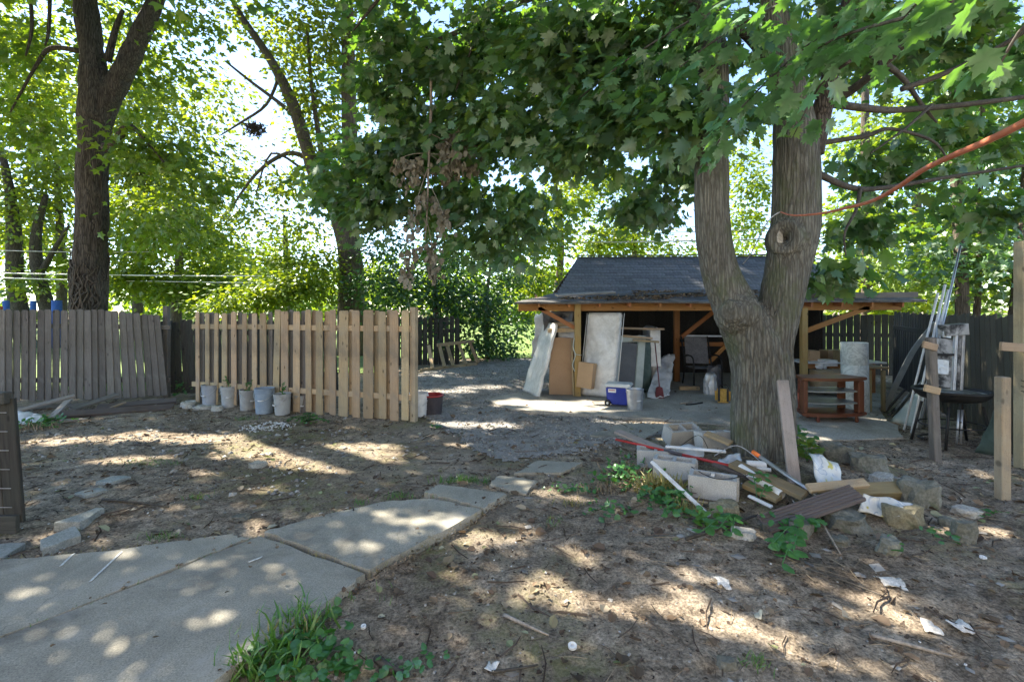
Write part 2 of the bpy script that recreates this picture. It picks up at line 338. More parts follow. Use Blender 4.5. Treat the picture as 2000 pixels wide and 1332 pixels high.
def npmesh(name, v, tris, mat, smooth=False):
    me = bpy.data.meshes.new(name); v = np.asarray(v, np.float32); t = np.asarray(tris, np.int32)
    me.vertices.add(len(v)); me.vertices.foreach_set('co', v.ravel())
    k = t.shape[1]
    me.loops.add(t.size); me.loops.foreach_set('vertex_index', t.ravel())
    me.polygons.add(len(t)); me.polygons.foreach_set('loop_start', np.arange(0, t.size, k, dtype=np.int32))
    me.polygons.foreach_set('use_smooth', np.full(len(t), smooth))
    me.materials.append(mat); me.update(calc_edges=True); me.validate(); return me
def basis(o, x, n):
    x = Vector(x).normalized(); n = Vector(n); n = (n-x*n.dot(x))
    if n.length < 1e-5: n = x.orthogonal()
    n.normalize(); y = n.cross(x)
    return Matrix(((x.x, y.x, n.x, o[0]), (x.y, y.y, n.y, o[1]), (x.z, y.z, n.z, o[2]), (0, 0, 0, 1)))
def prism(outline, t, bev=0.0):
    bm = bmesh.new()
    lo = [bm.verts.new((x, y, -t/2)) for x, y in outline]; hi = [bm.verts.new((x, y, t/2)) for x, y in outline]
    bm.faces.new(lo[::-1]); bm.faces.new(hi)
    k = len(outline)
    for i in range(k): bm.faces.new((lo[i], lo[(i+1) % k], hi[(i+1) % k], hi[i]))
    if bev: bmesh.ops.bevel(bm, geom=list(bm.edges), offset=bev, segments=1, affect='EDGES', clamp_overlap=True)
    return bm
def plank(name, p0, p1, wd, th, mat, parent=None, n=(0, -1, 0), ear=0.0, bev=.004, rough_end=0.0):
    p0, p1 = Vector(p0), Vector(p1); L = (p1-p0).length; h = wd/2
    if ear: out = [(0, -h), (L-ear, -h), (L, -h+ear*.9), (L, h-ear*.9), (L-ear, h), (0, h)]
    else:
        e = rough_end
        out = [(rnd.uniform(-e, e), -h), (L+rnd.uniform(-e, e), -h), (L+rnd.uniform(-e, e), h), (rnd.uniform(-e, e), h)]
    return link(name, frombm(name, prism(out, th, bev), mat), parent, basis(p0, p1-p0, n))
def boxm(name, sx, sy, sz, mat, parent=None, Mw=None, bev=.006, taper=1.0):
    """box standing on its local z = 0"""
    bm = bmesh.new(); vs = []
    for z, k in ((0, taper), (sz, 1)):
        vs.append([bm.verts.new((x*sx/2*k, y*sy/2*k, z)) for x, y in ((-1, -1), (1, -1), (1, 1), (-1, 1))])
    bm.faces.new(vs[0][::-1]); bm.faces.new(vs[1])
    for i in range(4): bm.faces.new((vs[0][i], vs[0][(i+1) % 4], vs[1][(i+1) % 4], vs[1][i]))
    if bev: bmesh.ops.bevel(bm, geom=list(bm.edges), offset=bev, segments=2, affect='EDGES', clamp_overlap=True)
    return link(name, frombm(name, bm, mat), parent, Mw)
def TRS(loc, rz=0, rx=0, ry=0):
    return Matrix.Translation(Vector(loc)) @ Matrix.Rotation(rz, 4, 'Z') @ Matrix.Rotation(ry, 4, 'Y') @ Matrix.Rotation(rx, 4, 'X')
def tube_data(pts, rad, sides=8):
    pts = [Vector(p) for p in pts]; v, f = [], []
    if isinstance(rad, (int, float)): rad = [rad]*len(pts)
    up = None
    for i, p in enumerate(pts):
        d = (pts[min(i+1, len(pts)-1)]-pts[max(i-1, 0)]).normalized()
        if up is None: up = d.orthogonal().normalized()
        up = (up-d*up.dot(d)).normalized(); sd = d.cross(up)
        for k in range(sides):
            a = 2*math.pi*k/sides; v.append(p+(up*math.cos(a)+sd*math.sin(a))*rad[i])
    for i in range(len(pts)-1):
        for k in range(sides):
            a, b = i*sides+k, i*sides+(k+1) % sides
            f.append((a, b, b+sides, a+sides))
    f.append(tuple(range(sides))[::-1]); f.append(tuple(range((len(pts)-1)*sides, len(pts)*sides)))
    return v, f
def smooth_path(pts, k=4):
    pts = [Vector(p) for p in pts]; out = []
    for i in range(len(pts)-1):
        a, b, c, d = pts[max(i-1, 0)], pts[i], pts[i+1], pts[min(i+2, len(pts)-1)]
        for j in range(k):
            t = j/k
            out.append(.5*((2*b)+(c-a)*t+(2*a-5*b+4*c-d)*t*t+(3*b-a-3*c+d)*t**3))
    out.append(pts[-1]); return out
def smooth_rad(r, k=4):
    return list(np.interp(np.linspace(0, len(r)-1, (len(r)-1)*k+1), range(len(r)), r))
def tube(name, pts, rad, mat, parent=None, sides=8, k=0, origin=None):
    if k:
        if not isinstance(rad, (int, float)): rad = smooth_rad(rad, k)
        pts = smooth_path(pts, k)
    o = Vector(origin if origin is not None else pts[0])
    v, f = tube_data([Vector(p)-o for p in pts], rad, sides)
    return link(name, mesh(name, v, f, mat, True), parent, Matrix.Translation(o))
def lathe(name, prof, mat, parent=None, Mw=None, seg=24, smooth=True, wob=0.0):
    v, f = [], []; n = len(prof)
    for k in range(seg):
        a = 2*math.pi*k/seg
        for r, z in prof:
            rr = r*(1+wob*math.sin(2*a+1)); v.append((rr*math.cos(a), rr*math.sin(a), z))
    for k in range(seg):
        for i in range(n-1):
            a, b = k*n+i, ((k+1) % seg)*n+i
            f.append((a, b, b+1, a+1))
    bm = bmesh.new(); me = mesh(name, v, f, mat); bm.from_mesh(me); bpy.data.meshes.remove(me)
    bmesh.ops.remove_doubles(bm, verts=bm.verts, dist=1e-5)
    me = frombm(name, bm, mat, smooth)
    if smooth and hasattr(me, 'set_sharp_from_angle'): me.set_sharp_from_angle(angle=R(40))
    return link(name, me, parent, Mw)
def plan(name, xs, ys, solid, h, mat, parent=None, Mw=None, bev=0.004):
    """a slab cut by holes in plan (blocks, frames), one closed body"""
    bm = bmesh.new(); V = {}
    def vt(i, j, k):
        if (i, j, k) not in V: V[i, j, k] = bm.verts.new((xs[i], ys[j], k*h))
        return V[i, j, k]
    ok = lambda i, j: 0 <= i < len(xs)-1 and 0 <= j < len(ys)-1 and solid(i, j)
    for i in range(len(xs)-1):
        for j in range(len(ys)-1):
            if not solid(i, j): continue
            q = [(i, j), (i+1, j), (i+1, j+1), (i, j+1)]
            bm.faces.new([vt(*a, 1) for a in q]); bm.faces.new([vt(*a, 0) for a in q[::-1]])
            for (di, dj), (a, b) in (((0, -1), (0, 1)), ((1, 0), (1, 2)), ((0, 1), (2, 3)), ((-1, 0), (3, 0))):
                if not ok(i+di, j+dj): bm.faces.new((vt(*q[a], 0), vt(*q[b], 0), vt(*q[b], 1), vt(*q[a], 1)))
    if bev: bmesh.ops.bevel(bm, geom=[e for e in bm.edges if e.calc_face_angle(0) > .5], offset=bev, segments=1, affect='EDGES', clamp_overlap=True)
    return link(name, frombm(name, bm, mat), parent, Mw)
def rock(name, loc, sx, sy, sz, mat, seed, rz=0, parent=None, sub=3, flat=.55):
    bm = bmesh.new(); bmesh.ops.create_icosphere(bm, subdivisions=sub, radius=1)
    cuts = [Vector((math.cos(a+seed), math.sin(a+seed), rnd.uniform(-.2, .3))).normalized() for a in (0, 1.1, 2.0, 2.9, 3.8, 4.7, 5.5)]
    for v in bm.verts:
        p = v.co.copy()
        for c in cuts:
            d = p.dot(c)
            if d > .7: p -= c*(d-.7)*.85
        if p.z > flat: p.z = flat+(p.z-flat)*.15
        k = 1.06+.3*noise.noise(p*1.6+Vector((seed*3.1, 0, 0)))+.12*noise.noise(p*4+Vector((seed, 5, 0)))+.06*noise.noise(p*9+Vector((seed, 5, 0)))
        v.co = Vector((p.x*sx*k, p.y*sy*k, p.z*sz*k/flat))
    return link(name, frombm(name, bm, mat, False), parent, TRS(loc, rz))
def crumple(name, corners, mat, nx=14, ny=14, amp=.03, th=.004, fr=3.0, seed=0, parent=None, edge=0.03):
    """a crumpled sheet between four corners (a bottom left, b bottom right, c top right, d top left), with real thickness"""
    a, b, c, d = [Vector(x) for x in corners]; n = (b-a).cross(d-a).normalized(); o = a.copy(); top, bot = [], []
    for j in range(ny+1):
        for i in range(nx+1):
            u, t = i/nx, j/ny
            p = (a*(1-u)+b*u)*(1-t)+(d*(1-u)+c*u)*t
            q = p*fr+Vector((seed*7.7, 0, 0))
            z = amp*(noise.noise(q)+.5*noise.noise(q*2.3)+.6*abs(noise.noise(q*1.3+Vector((3, 1, 0)))))
            e = Vector((noise.noise(q*1.7+Vector((9, 0, 0))), noise.noise(q*1.7+Vector((0, 9, 0))), noise.noise(q*1.7+Vector((0, 0, 9)))))*edge
            top.append(p-o+n*z+e); bot.append(p-o+n*(z-th)+e)
    v = top+bot; f = []; k = nx+1; N = len(top)
    for j in range(ny):
        for i in range(nx):
            q = (j*k+i, j*k+i+1, (j+1)*k+i+1, (j+1)*k+i); f.append(q); f.append(tuple(N+x for x in q[::-1]))
    ring = [i for i in range(nx)]+[j*k+nx for j in range(ny)]+[ny*k+nx-i for i in range(nx)]+[(ny-j)*k for j in range(ny)]
    for i in range(len(ring)): x, y = ring[i], ring[(i+1) % len(ring)]; f.append((y, x, N+x, N+y))
    return link(name, mesh(name, v, f, mat, True), parent, Matrix.Translation(o))
def copy_tree(o, Mw, label=None, group=None):
    c = o.copy(); C.objects.link(c); c.matrix_basis = Mw; W[c] = Mw
    if label: c['label'] = label
    if group: c['group'] = group
    def kids(src, dst):
        for ch in src.children:
            k = ch.copy(); C.objects.link(k); k.parent = dst; kids(ch, k)
    kids(o, c)
    return c

# ------------------------------------------------------------------ ground, gravel, apron, path
def axis(lo, hi, step, far, n=16):
    a = np.arange(lo, hi+step/2, step); e = np.geomspace(step*2, far, n)
    return np.concatenate([(lo-e)[::-1], a, hi+e])
gx, gy = axis(-9.5, 7.5, .06, 300), axis(1.0, 14, .06, 400)
XX, YY = np.meshgrid(gx, gy)
ZZ = gz_np(XX.ravel(), YY.ravel())
nx_, ny_ = len(gx), len(gy)
idx = np.arange(nx_*ny_).reshape(ny_, nx_)
quads = np.stack([idx[:-1, :-1], idx[:-1, 1:], idx[1:, 1:], idx[1:, :-1]], -1).reshape(-1, 4)
ground = link('ground', npmesh('ground', np.stack([XX.ravel(), YY.ravel(), ZZ], 1), quads, M['dirt'], True))
tag(ground, 'packed brown dirt yard with bare patches and moss', kind='structure')

def sheet(name, poly, lift, mat, step=.16, jag=.06, label=None):
    """a thin sheet of ground cover that follows the ground"""
    P = [Vector((p[0], p[1])) for p in poly]
    xs = [p.x for p in P]; ys = [p.y for p in P]
    A, B = np.arange(min(xs)-.2, max(xs)+.2, step), np.arange(min(ys)-.2, max(ys)+.2, step)
    GX, GY = np.meshgrid(A, B)
    jx = GX.ravel()+jag*6*(vnoise(np.stack([GX.ravel()*2, GY.ravel()*2, GX.ravel()*0], 1), 8)-.5)
    jy = GY.ravel()+jag*6*(vnoise(np.stack([GX.ravel()*2, GY.ravel()*2, GX.ravel()*0+9], 1), 8)-.5)
    ins = np.zeros(len(jx), bool); k = len(P)
    for i in range(k):
        a, b = P[i], P[(i+1) % k]
        c = ((a.y > jy) != (b.y > jy))
        ins ^= c & (jx < (b.x-a.x)*(jy-a.y)/((b.y-a.y) or 1e-9)+a.x)
    fi = np.arange(len(jx)).reshape(GX.shape); ii = ins.reshape(GX.shape)
    m = ii[:-1, :-1] & ii[:-1, 1:] & ii[1:, 1:] & ii[1:, :-1]
    q = np.stack([fi[:-1, :-1], fi[:-1, 1:], fi[1:, 1:], fi[1:, :-1]], -1)[m]
    used = np.unique(q); mp = np.zeros(len(jx), int); mp[used] = np.arange(len(used))
    v = np.stack([GX.ravel(), GY.ravel(), gz_np(GX.ravel(), GY.ravel())+lift], 1)[used]
    o = link(name, npmesh(name, v, mp[q], mat, True)); tag(o, label, kind='structure'); return o
gravel_poly = [g(*p) for p in ((800, 740), (830, 722), (930, 712), (1000, 690), (1110, 672), (1200, 690), (1060, 775), (990, 800), (1200, 818), (1310, 830), (1300, 845), (1190, 880), (1010, 905), (930, 885), (880, 850), (830, 820))]
sheet('gravel_driveway', gravel_poly, .012, M['gravelbase'], .09, .05, 'grey gravel drive running past the shed to the back')
field = [(-60, 16), (-60, 70), (60, 70), (60, 16), (14, 13.6), (2, 16.5), (-2.5, 14.6), (-4.5, 11), (-6.2, 10), (-9, 9.0), (-30, 9.0)]
sheet('back_lawn', [Vector((x, y, 0)) for x, y in field], .03, M['fieldgrass'], .9, .1, 'sunlit grass beyond the fences and the drive')

def slab_mesh(name, poly, z0, z1, mat, parent=None, sub=9, jit=.011, bev=.005):
    """paving piece with a slightly broken edge"""
    pts = [Vector((p[0], p[1], 0)) for p in poly]; out = []
    for i in range(len(pts)):
        a, b = pts[i], pts[(i+1) % len(pts)]
        for j in range(sub):
            p = a.lerp(b, j/sub)
            if j: p = p+Vector((rnd.uniform(-jit, jit)*(1 if rnd.random() < .75 else 2.4), rnd.uniform(-jit, jit)*(1 if rnd.random() < .75 else 2.4), 0))
            out.append(p)
    c = sum(out, Vector())/len(out)
    area = sum(out[i].x*out[(i+1) % len(out)].y-out[(i+1) % len(out)].x*out[i].y for i in range(len(out)))
    if area < 0: out.reverse()
    bm = prism([(p.x-c.x, p.y-c.y) for p in out], z1-z0, bev)
    return link(name, frombm(name, bm, mat), parent, Matrix.Translation((c.x, c.y, (z0+z1)/2)))
def shrink(poly, d):
    P = [Vector((p[0], p[1])) for p in poly]; c = sum(P, Vector((0, 0)))/len(P); out = []
    for p in P: out.append(p+(c-p).normalized()*d)
    return out
def ext(a, b, k): return a+(b-a)*k
ZP = .068
q = lambda x, y: g(x, y, ZP)
path = thing('concrete_path', 'cracked concrete path of large slabs leading into the yard', None, q(600, 1100)*1, kind='structure')
J0, J1 = q(508, 1043), q(0, 1245); Jf = ext(J0, J1, 1.7)
A0, A1 = q(452, 1042), q(0, 1092); Af = ext(A0, A1, 1.8)
E0, E1 = q(718, 1117), q(612, 1194); Ef = ext(E0, E1, 4.2)
slab_mesh('slab', shrink([A1, q(200, 1075), A0, ext(J0, J1, .05), ext(J0, J1, .5), Jf, Af], .012), -.1, ZP, M['concrete'], path)
slab_mesh('slab', shrink([J0, E0, E1, Ef, ext(Ef, Jf, .75)+Vector((0, -.2, 0)), Jf, ext(J0, J1, .5)], .012), -.1, ZP-.004, M['concrete'], path)
slab_mesh('slab', shrink([q(512, 1040), q(636, 1005), q(758, 978), q(850, 974), q(944, 996), q(722, 1116)], .012), -.1, ZP+.006, M['concrete'], path)
slab_mesh('slab', shrink([q(826, 962), q(858, 946), q(992, 965), q(946, 994), q(880, 976)], .012), -.1, ZP+.006, M['concrete'], path)
q = lambda x, y: g(x, y, .028)
slab_mesh('slab', shrink([q(953, 946), q(973, 927), q(1052, 938), q(1028, 964)], .01), -.1, .028, M['concrete'], path)
slab_mesh('slab', shrink([q(1002, 925), q(1050, 900), q(1140, 904), q(1098, 924)], .01), -.1, .035, M['concrete'], path)
slab_mesh('slab', shrink([q(1150, 850), q(1215, 826), q(1310, 828), q(1262, 856)], .01), -.1, .03, M['concrete'], path)
q = lambda x, y: g(x, y, ZP)
ap = thing('shed_apron', 'worn concrete floor pad in front of and under the shed', None, g(1350, 790), kind='structure')
slab_mesh('slab', [g(950, 782), g(1032, 764), (1.25, 9.6), (1.25, 12.6), (7.1, 12.6), (7.1, 9.3), g(1716, 800), g(1765, 858), g(1610, 866), g(1440, 835), g(1290, 822), g(1150, 812), g(1000, 803)], -.08, .03, M['apron'], ap, 6, .03)

# loose paving slabs in the dirt
pav = [((104, 1020), (189, 990), (205, 991), (155, 1019), 'longer loose slab of the two lying before the dark gate post'),
       ((78, 1053), (147, 1026), (159, 1045), (82, 1071), 'loose slab with a blunt end nearest the concrete path edge'),
       ((145, 962), (195, 951), (211, 956), (165, 968), 'small loose slab lying behind the two by the gate post'),
       ((186, 940), (219, 929), (257, 930), (216, 942), 'flat mossy slab farthest from the path in the loose row'),
       ((0, 1061), (51, 1059), (8, 1087), (-60, 1091), 'loose slab touching the path under the dark gate post')]
for i, (a, b, c, d, lab) in enumerate(pav):
    zt = .055 if i < 2 else .035
    o = slab_mesh('paving_slab', [g(*p, zt) for p in (a, b, c, d)], -.05, zt, M['paver'], None, 3, .006)
    tag(o, lab, 'paving slab', 'loose paving slabs by the gate')

# ------------------------------------------------------------------ fences
lf = thing('weathered_fence', 'long grey weathered picket fence with sagging boards behind the debris heap', 'fence', (-7.5, 8.8, 0))
x = -60
boards = []
while x < 312:
    boards.append(x); x += rnd.uniform(14.6, 16.6) if x < 130 else rnd.uniform(12.5, 15.5)
for i, px in enumerate(boards):
    t = (px+60)/372; D = 8.55+.55*max(0, t-.1)
    lean = 0 if px < 150 else (px-150)/160*.11
    X = (px-1000)/F*D
    top = 600+(5 if px < 200 else 5+(px-200)*.1)
    zt = H-(top-HOR)/F*D+rnd.uniform(-.012, .012)
    wdt = .127 if px < 130 else rnd.uniform(.125, .137)
    plank('picket', (X+lean*.9+rnd.uniform(-.006, .006), D, .03+rnd.uniform(-.02, .03)), (X-lean*.35, D+rnd.uniform(-.012, .012)-lean*.1, zt), wdt, .018, M['oldwood'], lf, ear=.03)
for z in (.4, 1.38):
    plank('rail', (-9.7, 8.64, z), (-6.4, 9.12, z-.06), .085, .04, M['oldwood'], lf)
for px in (2, 295):
    X = (px-1000)/F*8.8; plank('post', (X, 8.75 if px < 50 else 9.2, -.1), (X, 8.75 if px < 50 else 9.2, 1.72), .09, .09, M['oldwood' if px > 50 else 'orangewood'], lf)
df = thing('dark_fence', 'short dark mossy fence section between the grey fence and the new fence', 'fence', (-6.3, 9.4, 0))
for i, px in enumerate(np.arange(306, 650, 13.2)):
    D = 9.45; X = (px-1000)/F*D
    plank('picket', (X+.06, D, .03), (X-.03+rnd.uniform(-.01, .01), D+.02, H-(626+rnd.uniform(-3, 3)-HOR)/F*D), .125, .018, M['darkwood'], df, ear=.03)
for z in (.4, 1.2): plank('rail', (-6.95, D+.045, z), (-3.5, D+.045, z), .085, .04, M['darkwood'], df)

nf = thing('new_fence', 'new tan shadowbox fence panels leaning behind a row of buckets', 'fence', g(600, 805))
L0, L1 = g(383, 789), g(801, 826)
fd = (L1-L0).normalized(); fn = Vector((fd.y, -fd.x, 0))
def onfence(px, off=0.0):
    k = (px-1000)/F; a = L0+fn*off
    t = (k*a.y-a.x)/(fd.x-k*fd.y); return a+fd*t
front = [(132, 33), (200, 36), (262, 36), (322, 46), (390, 46), (462, 40), (535, 42), (598, 56), (684, 52), (750, 62), (833, 56), (920, 48), (998, 56), (1090, 52), (1165, 76), (1258, 60), (1342, 80), (1446, 58), (1528, 66), (1604, 56)]
back = [(165, 40), (232, 40), (352, 30), (430, 36), (505, 40), (650, 36), (800, 40), (884, 40), (960, 40), (1050, 44), (1225, 40), (1404, 44), (1490, 44)]
for rowi, (row, off) in enumerate(((front, .028), (back, -.03))):
    for zx, zw in row:
        px = 350+zx/3.636; p = onfence(px, off); D = p.y
        wd = zw/3.636*D/F/abs(fd.x)*.98
        zt = H-(606.5-HOR)/F*D+rnd.uniform(-.015, .015); zt -= .035 if px < 530 else 0
        tl = rnd.uniform(-.012, .012)
        if 530 < px < 545: tl = .05
        plank('board', p+Vector((0, 0, .03+rnd.uniform(-.02, .02))), p+fd*tl+Vector((0, 0, zt)), wd, .019, M['cedar'] if rowi == 0 or px > 600 else M['oldwood'], nf, n=-fn if rowi else fn, ear=.022)
for (pa, pb) in ((376, 546), (548, 803)):
    for z in (.36, 1.37):
        a, b = onfence(pa), onfence(pb); plank('rail', a+Vector((0, 0, z-.01*(pa < 500))), b+Vector((0, 0, z+.01)), .085, .037, M['cedar'], nf, n=fn)
pe = onfence(807); plank('post', pe+Vector((0, .05, -.1)), pe+Vector((0, .05, 1.7)), .09, .09, M['postwood'], nf, n=fn)
# far dark fence behind the leaning frame
rf = thing('rear_fence', 'dark old fence behind the leaning timber frame beside the drive', 'fence', (-2.2, 14, 0))
for i in range(16):
    X = -3.9+i*.152; plank('picket', (X, 13.9+i*.03, .02), (X, 13.9+i*.03, 1.42+rnd.uniform(-.05, .05)), .14, .02, M['darkwood'], rf, ear=.03)
plank('rail', (-4, 13.95, 1.0), (-1.5, 14.42, 1.0), .09, .04, M['darkwood'], rf)
# right fence behind poles and grill
ri = thing('side_fence', 'dark leaning plank fence behind the poles and the grill', 'fence', (6.9, 8.5, 0))
a, b = Vector((8.6, 11.0, 0)), Vector((5.75, 5.55, 0)); n_ = 34
for i in range(n_):
    p = a.lerp(b, (i+.5)/n_); d = (b-a).normalized(); t = i/n_
    lean = .05+.30*max(0, t-.45)
    plank('board', p+d*lean+Vector((0, 0, 0)), p-d*lean*.6+Vector((.1, .05, 1.58+rnd.uniform(-.03, .03))), .165, .02, M['darkwood'] if t < .42 else M['sidewood'], ri, n=(-d.y, d.x, 0))
for z in (.4, 1.25): plank('rail', a+Vector((.06, .03, z)), b+Vector((.12, .03, z)), .09, .04, M['darkwood'], ri, n=(-.9, .4, 0))
# fence behind shed right half
rb = thing('back_fence', 'black stained fence behind the workbench in the open shed', 'fence', (7.2, 11.6, 0))
for i in range(32):
    X = 6.95+i*.142; Y = 12.75-i*.045; plank('picket', (X, Y, 0), (X, Y, 1.52+rnd.uniform(-.02, .02)), .14, .02, M['darkwood'], rb, n=(-.3, -1, 0))
plank('rail', (6.9, 12.83, 1), (11.3, 11.42, 1), .09, .04, M['darkwood'], rb)

# dark gate at the near left
gt = thing('dark_gate', 'dark weathered gate panel with wire mesh standing beside the path', 'gate', g(0, 1052))
GB = g(38, 1046); GT = Vector((GB.x-.07, GB.y, 0))
for i in range(5):
    X = GB.x-.03-.14*i; plank('board', (X, GB.y, .1), (X-.07, GB.y, 1.02), .135, .03, M['darkwood'], gt)
plank('rail', (GB.x+.02, GB.y-.03, .1), (GB.x-.75, GB.y-.03, .1), .13, .035, M['darkwood'], gt)
plank('rail', (GB.x-.055, GB.y-.03, 1.03), (GB.x-.8, GB.y-.03, 1.03), .09, .07, M['darkwood'], gt, bev=.008)
for i in range(6):
    z = .22+i*.14; tube('wire', [(GB.x-.02-z*.06, GB.y-.022, z), (GB.x-.75, GB.y-.022, z)], .0025, M['steel'], gt, 5)

# posts at the right
def post(name, px, pyb, wpx, h, mat, label, lean=0.0, th=None):
    p = gp(px, pyb); wd = wpx*p.y/F/(1+.85*(px-1000)/F); t = thing(name, label, 'post', p)
    plank('timber', p-Vector((0, 0, .1)), p+Vector((lean, 0, h)), wd, th or wd, M[mat], t, bev=.008); return t, p
t, p = post('old_post', 1828, 898, 25, 1.34, 'oldwood', 'old grey post with two nailed offcuts standing before the pole bundle', -.06)
for z, dx in ((1.25, -.08), (.78, -.02)):
    plank('offcut', p+Vector((-.17+dx*.3, -.06, z+.02)), p+Vector((.0+dx*.5, -.06, z-.02)), .075, .03, M['tanboard'], t)
post('short_post', 1958, 974, 34, 1.08, 'postwood', 'short thick square post standing in front of the tall post')
t, p = post('tall_post', 1999, 915, 40, 2.4, 'postwood', 'tall square post with a horizontal offcut nailed to it')
plank('offcut', p+Vector((-.33, -.085, 1.3)), p+Vector((.02, -.085, 1.275)), .09, .035, M['tanboard'], t)
for z in (.92, .86, .81): tube('wire', [p+Vector((-.09, -.06, z+.02)), p+Vector((0, -.075, z)), p+Vector((.09, -.06, z+.01))], .004, M['black'], t, 5)

# ------------------------------------------------------------------ shed
sh = thing('open_shed', 'open fronted timber shed with dark shingled roof and orange beam', 'shed', (3.5, 10.2, 0))
PZ, PD = 1.70, 9.2
ridge = [Vector((1.57, 11.5, 2.88)), Vector((6.9, 11.5, 2.9))]
brk = [Vector((.95, 10.3, 1.99)), Vector((7.15, 10.3, 2.02))]
eav = [Vector((.05, 8.86, 1.79)), Vector((7.62, 8.92, 1.83))]
def deck(name, a, b, c, d, th, mat, nx=12, ny=4, sag=0.0, seed=0):
    top, f = [], []; n = (b-a).cross(d-a).normalized()
    if n.z < 0: n = -n
    for j in range(ny+1):
        for i in range(nx+1):
            u, t_ = i/nx, j/ny; p = (a*(1-u)+b*u)*(1-t_)+(d*(1-u)+c*u)*t_
            top.append(p+n*sag*(noise.noise(Vector((u*5+seed, t_*3, 0)))))
    N = len(top); v = top+[p-n*th for p in top]; k = nx+1
    for j in range(ny):
        for i in range(nx):
            q_ = (j*k+i, j*k+i+1, (j+1)*k+i+1, (j+1)*k+i); f += [q_, tuple(N+x for x in q_[::-1])]
    ring = [i for i in range(nx)]+[j*k+nx for j in range(ny)]+[ny*k+nx-i for i in range(nx)]+[(ny-j)*k for j in range(ny)]
    for i in range(len(ring)): x_, y_ = ring[i], ring[(i+1) % len(ring)]; f.append((y_, x_, N+x_, N+y_))
    return link(name, mesh(name, v, f, mat), sh, Matrix())
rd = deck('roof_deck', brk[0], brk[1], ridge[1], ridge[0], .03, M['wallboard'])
deck('lower_roof', eav[0], eav[1], brk[1]+Vector((0, .03, .015)), brk[0]+Vector((0, .03, .015)), .035, M['roll'], 24, 6, .03, 2)
deck('rear_roof', ridge[0]+Vector((0, .02, 0)), ridge[1]+Vector((0, .02, 0)), Vector((7.2, 13, 1.95)), Vector((1.0, 13, 1.95)), .03, M['roll'])
up = (ridge[0]-brk[0]); up.x = 0; nrm = Vector((0, -up.z, up.y)).normalized()
rows = 13; SL = up.length; e_ = SL/rows
smes = frombm('shingle', prism([(-.5, -.075), (.5, -.075), (.5, .06), (-.5, .06)], .008, .002), M['shingle'])
cnt = 0
for r_ in range(rows):
    t0 = (r_+.4)/rows; a = brk[0].lerp(ridge[0], t0); b = brk[1].lerp(ridge[1], t0)
    n_ = round((b.x-a.x)/.36); wd = (b.x-a.x)/n_; off = (r_ % 2)*.5*wd
    ed = [0]+([.5+i for i in range(n_)] if r_ % 2 else list(range(1, n_)))+[n_]; wd0 = wd
    for i in range(len(ed)-1):
        wd = wd0*(ed[i+1]-ed[i])
        p = a.lerp(b, (ed[i]+ed[i+1])/2/n_)+nrm*(.012+rnd.uniform(0, .003))
        X_ = Vector((1, 0, .004)); Mx = basis(p, X_, nrm)
        Mx = Mx @ Matrix.Rotation(rnd.uniform(-.008, .008), 4, 'Z') @ Matrix.Rotation(R(-2.6), 4, 'X') @ Matrix.Diagonal((wd-.006, e_*1.25/.135, 1, 1))
        if basis(p, X_, nrm).col[1].z < 0: Mx = basis(p, X_, nrm) @ Matrix.Rotation(math.pi, 4, 'Z') @ Matrix.Rotation(R(2.6), 4, 'X') @ Matrix.Diagonal((wd-.006, e_*1.25/.135, 1, 1))
        link('shingle', smes, sh, Mx); cnt += 1
for i in range(22):
    p = ridge[0].lerp(ridge[1], (i+.5)/22); plank('ridge_cap', p+Vector((-.125, 0, .03)), p+Vector((.13, 0, .036+rnd.uniform(0, .01))), .2, .012, M['shingle'], sh, n=(0, 0, 1), bev=.002)
plank('beam', (.12, PD, 1.70), (7.35, PD, 1.72), .15, .05, M['orangewood'], sh)
for i, X in enumerate(np.linspace(.5, 7.2, 13)):
    plank('rafter', (X, 8.95, 1.742), (X, 10.3, 1.93), .09, .04, M['orangewood'], sh, n=(1, 0, 0))
plank('fascia', (5.65, 8.93, 1.90), (7.45, 8.93, 1.93), .1, .03, M['oldwood'], sh)
LP, RP = Vector((1.235, PD, 0)), Vector((5.5, PD, 0))
plank('post', LP+Vector((0, -.03, -.05)), LP+Vector((0, -.03, 1.77)), .115, .1, M['yellowpost'], sh)
plank('post', RP+Vector((0, -.03, -.05)), RP+Vector((0, -.03, 1.68)), .105, .1, M['yellowpost'], sh)
plank('post', (3.72, 11.0, -.05), (3.72, 11.0, 1.85), .12, .1, M['orangewood'], sh)
plank('brace', LP+Vector((-.05, 0, 1.31)), Vector((.5, PD, 1.69)), .075, .05, M['orangewood'], sh)
plank('brace', RP+Vector((.06, 0, 1.25)), Vector((6.75, PD, 1.70)), .09, .05, M['orangewood'], sh)
plank('brace', (3.8, 11, 1.0), (4.75, 11, 1.75), .09, .05, M['orangewood'], sh)
plank('brace', (4.45, 11, .45), (4.95, 11, .95), .09, .05, M['orangewood'], sh)
plank('rail', (3.78, 11.05, .86), (5.4, 11.05, .86), .09, .04, M['orangewood'], sh)
plank('rail', (3.78, 11.1, 1.05), (5.4, 11.1, 1.03), .04, .04, M['steel'], sh)
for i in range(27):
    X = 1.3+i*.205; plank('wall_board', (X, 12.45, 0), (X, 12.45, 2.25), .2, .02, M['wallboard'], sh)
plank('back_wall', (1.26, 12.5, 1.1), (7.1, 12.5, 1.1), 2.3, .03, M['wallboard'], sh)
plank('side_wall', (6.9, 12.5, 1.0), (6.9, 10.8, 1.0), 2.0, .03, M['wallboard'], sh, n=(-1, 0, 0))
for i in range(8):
    Y = 10.9+i*.205; plank('wall_board', (5.55 if i < 0 else 6.85, Y, 0), (5.55 if i < 0 else 6.85, Y, 2.0), .2, .02, M['wallboard'], sh, n=(-1, 0, 0))
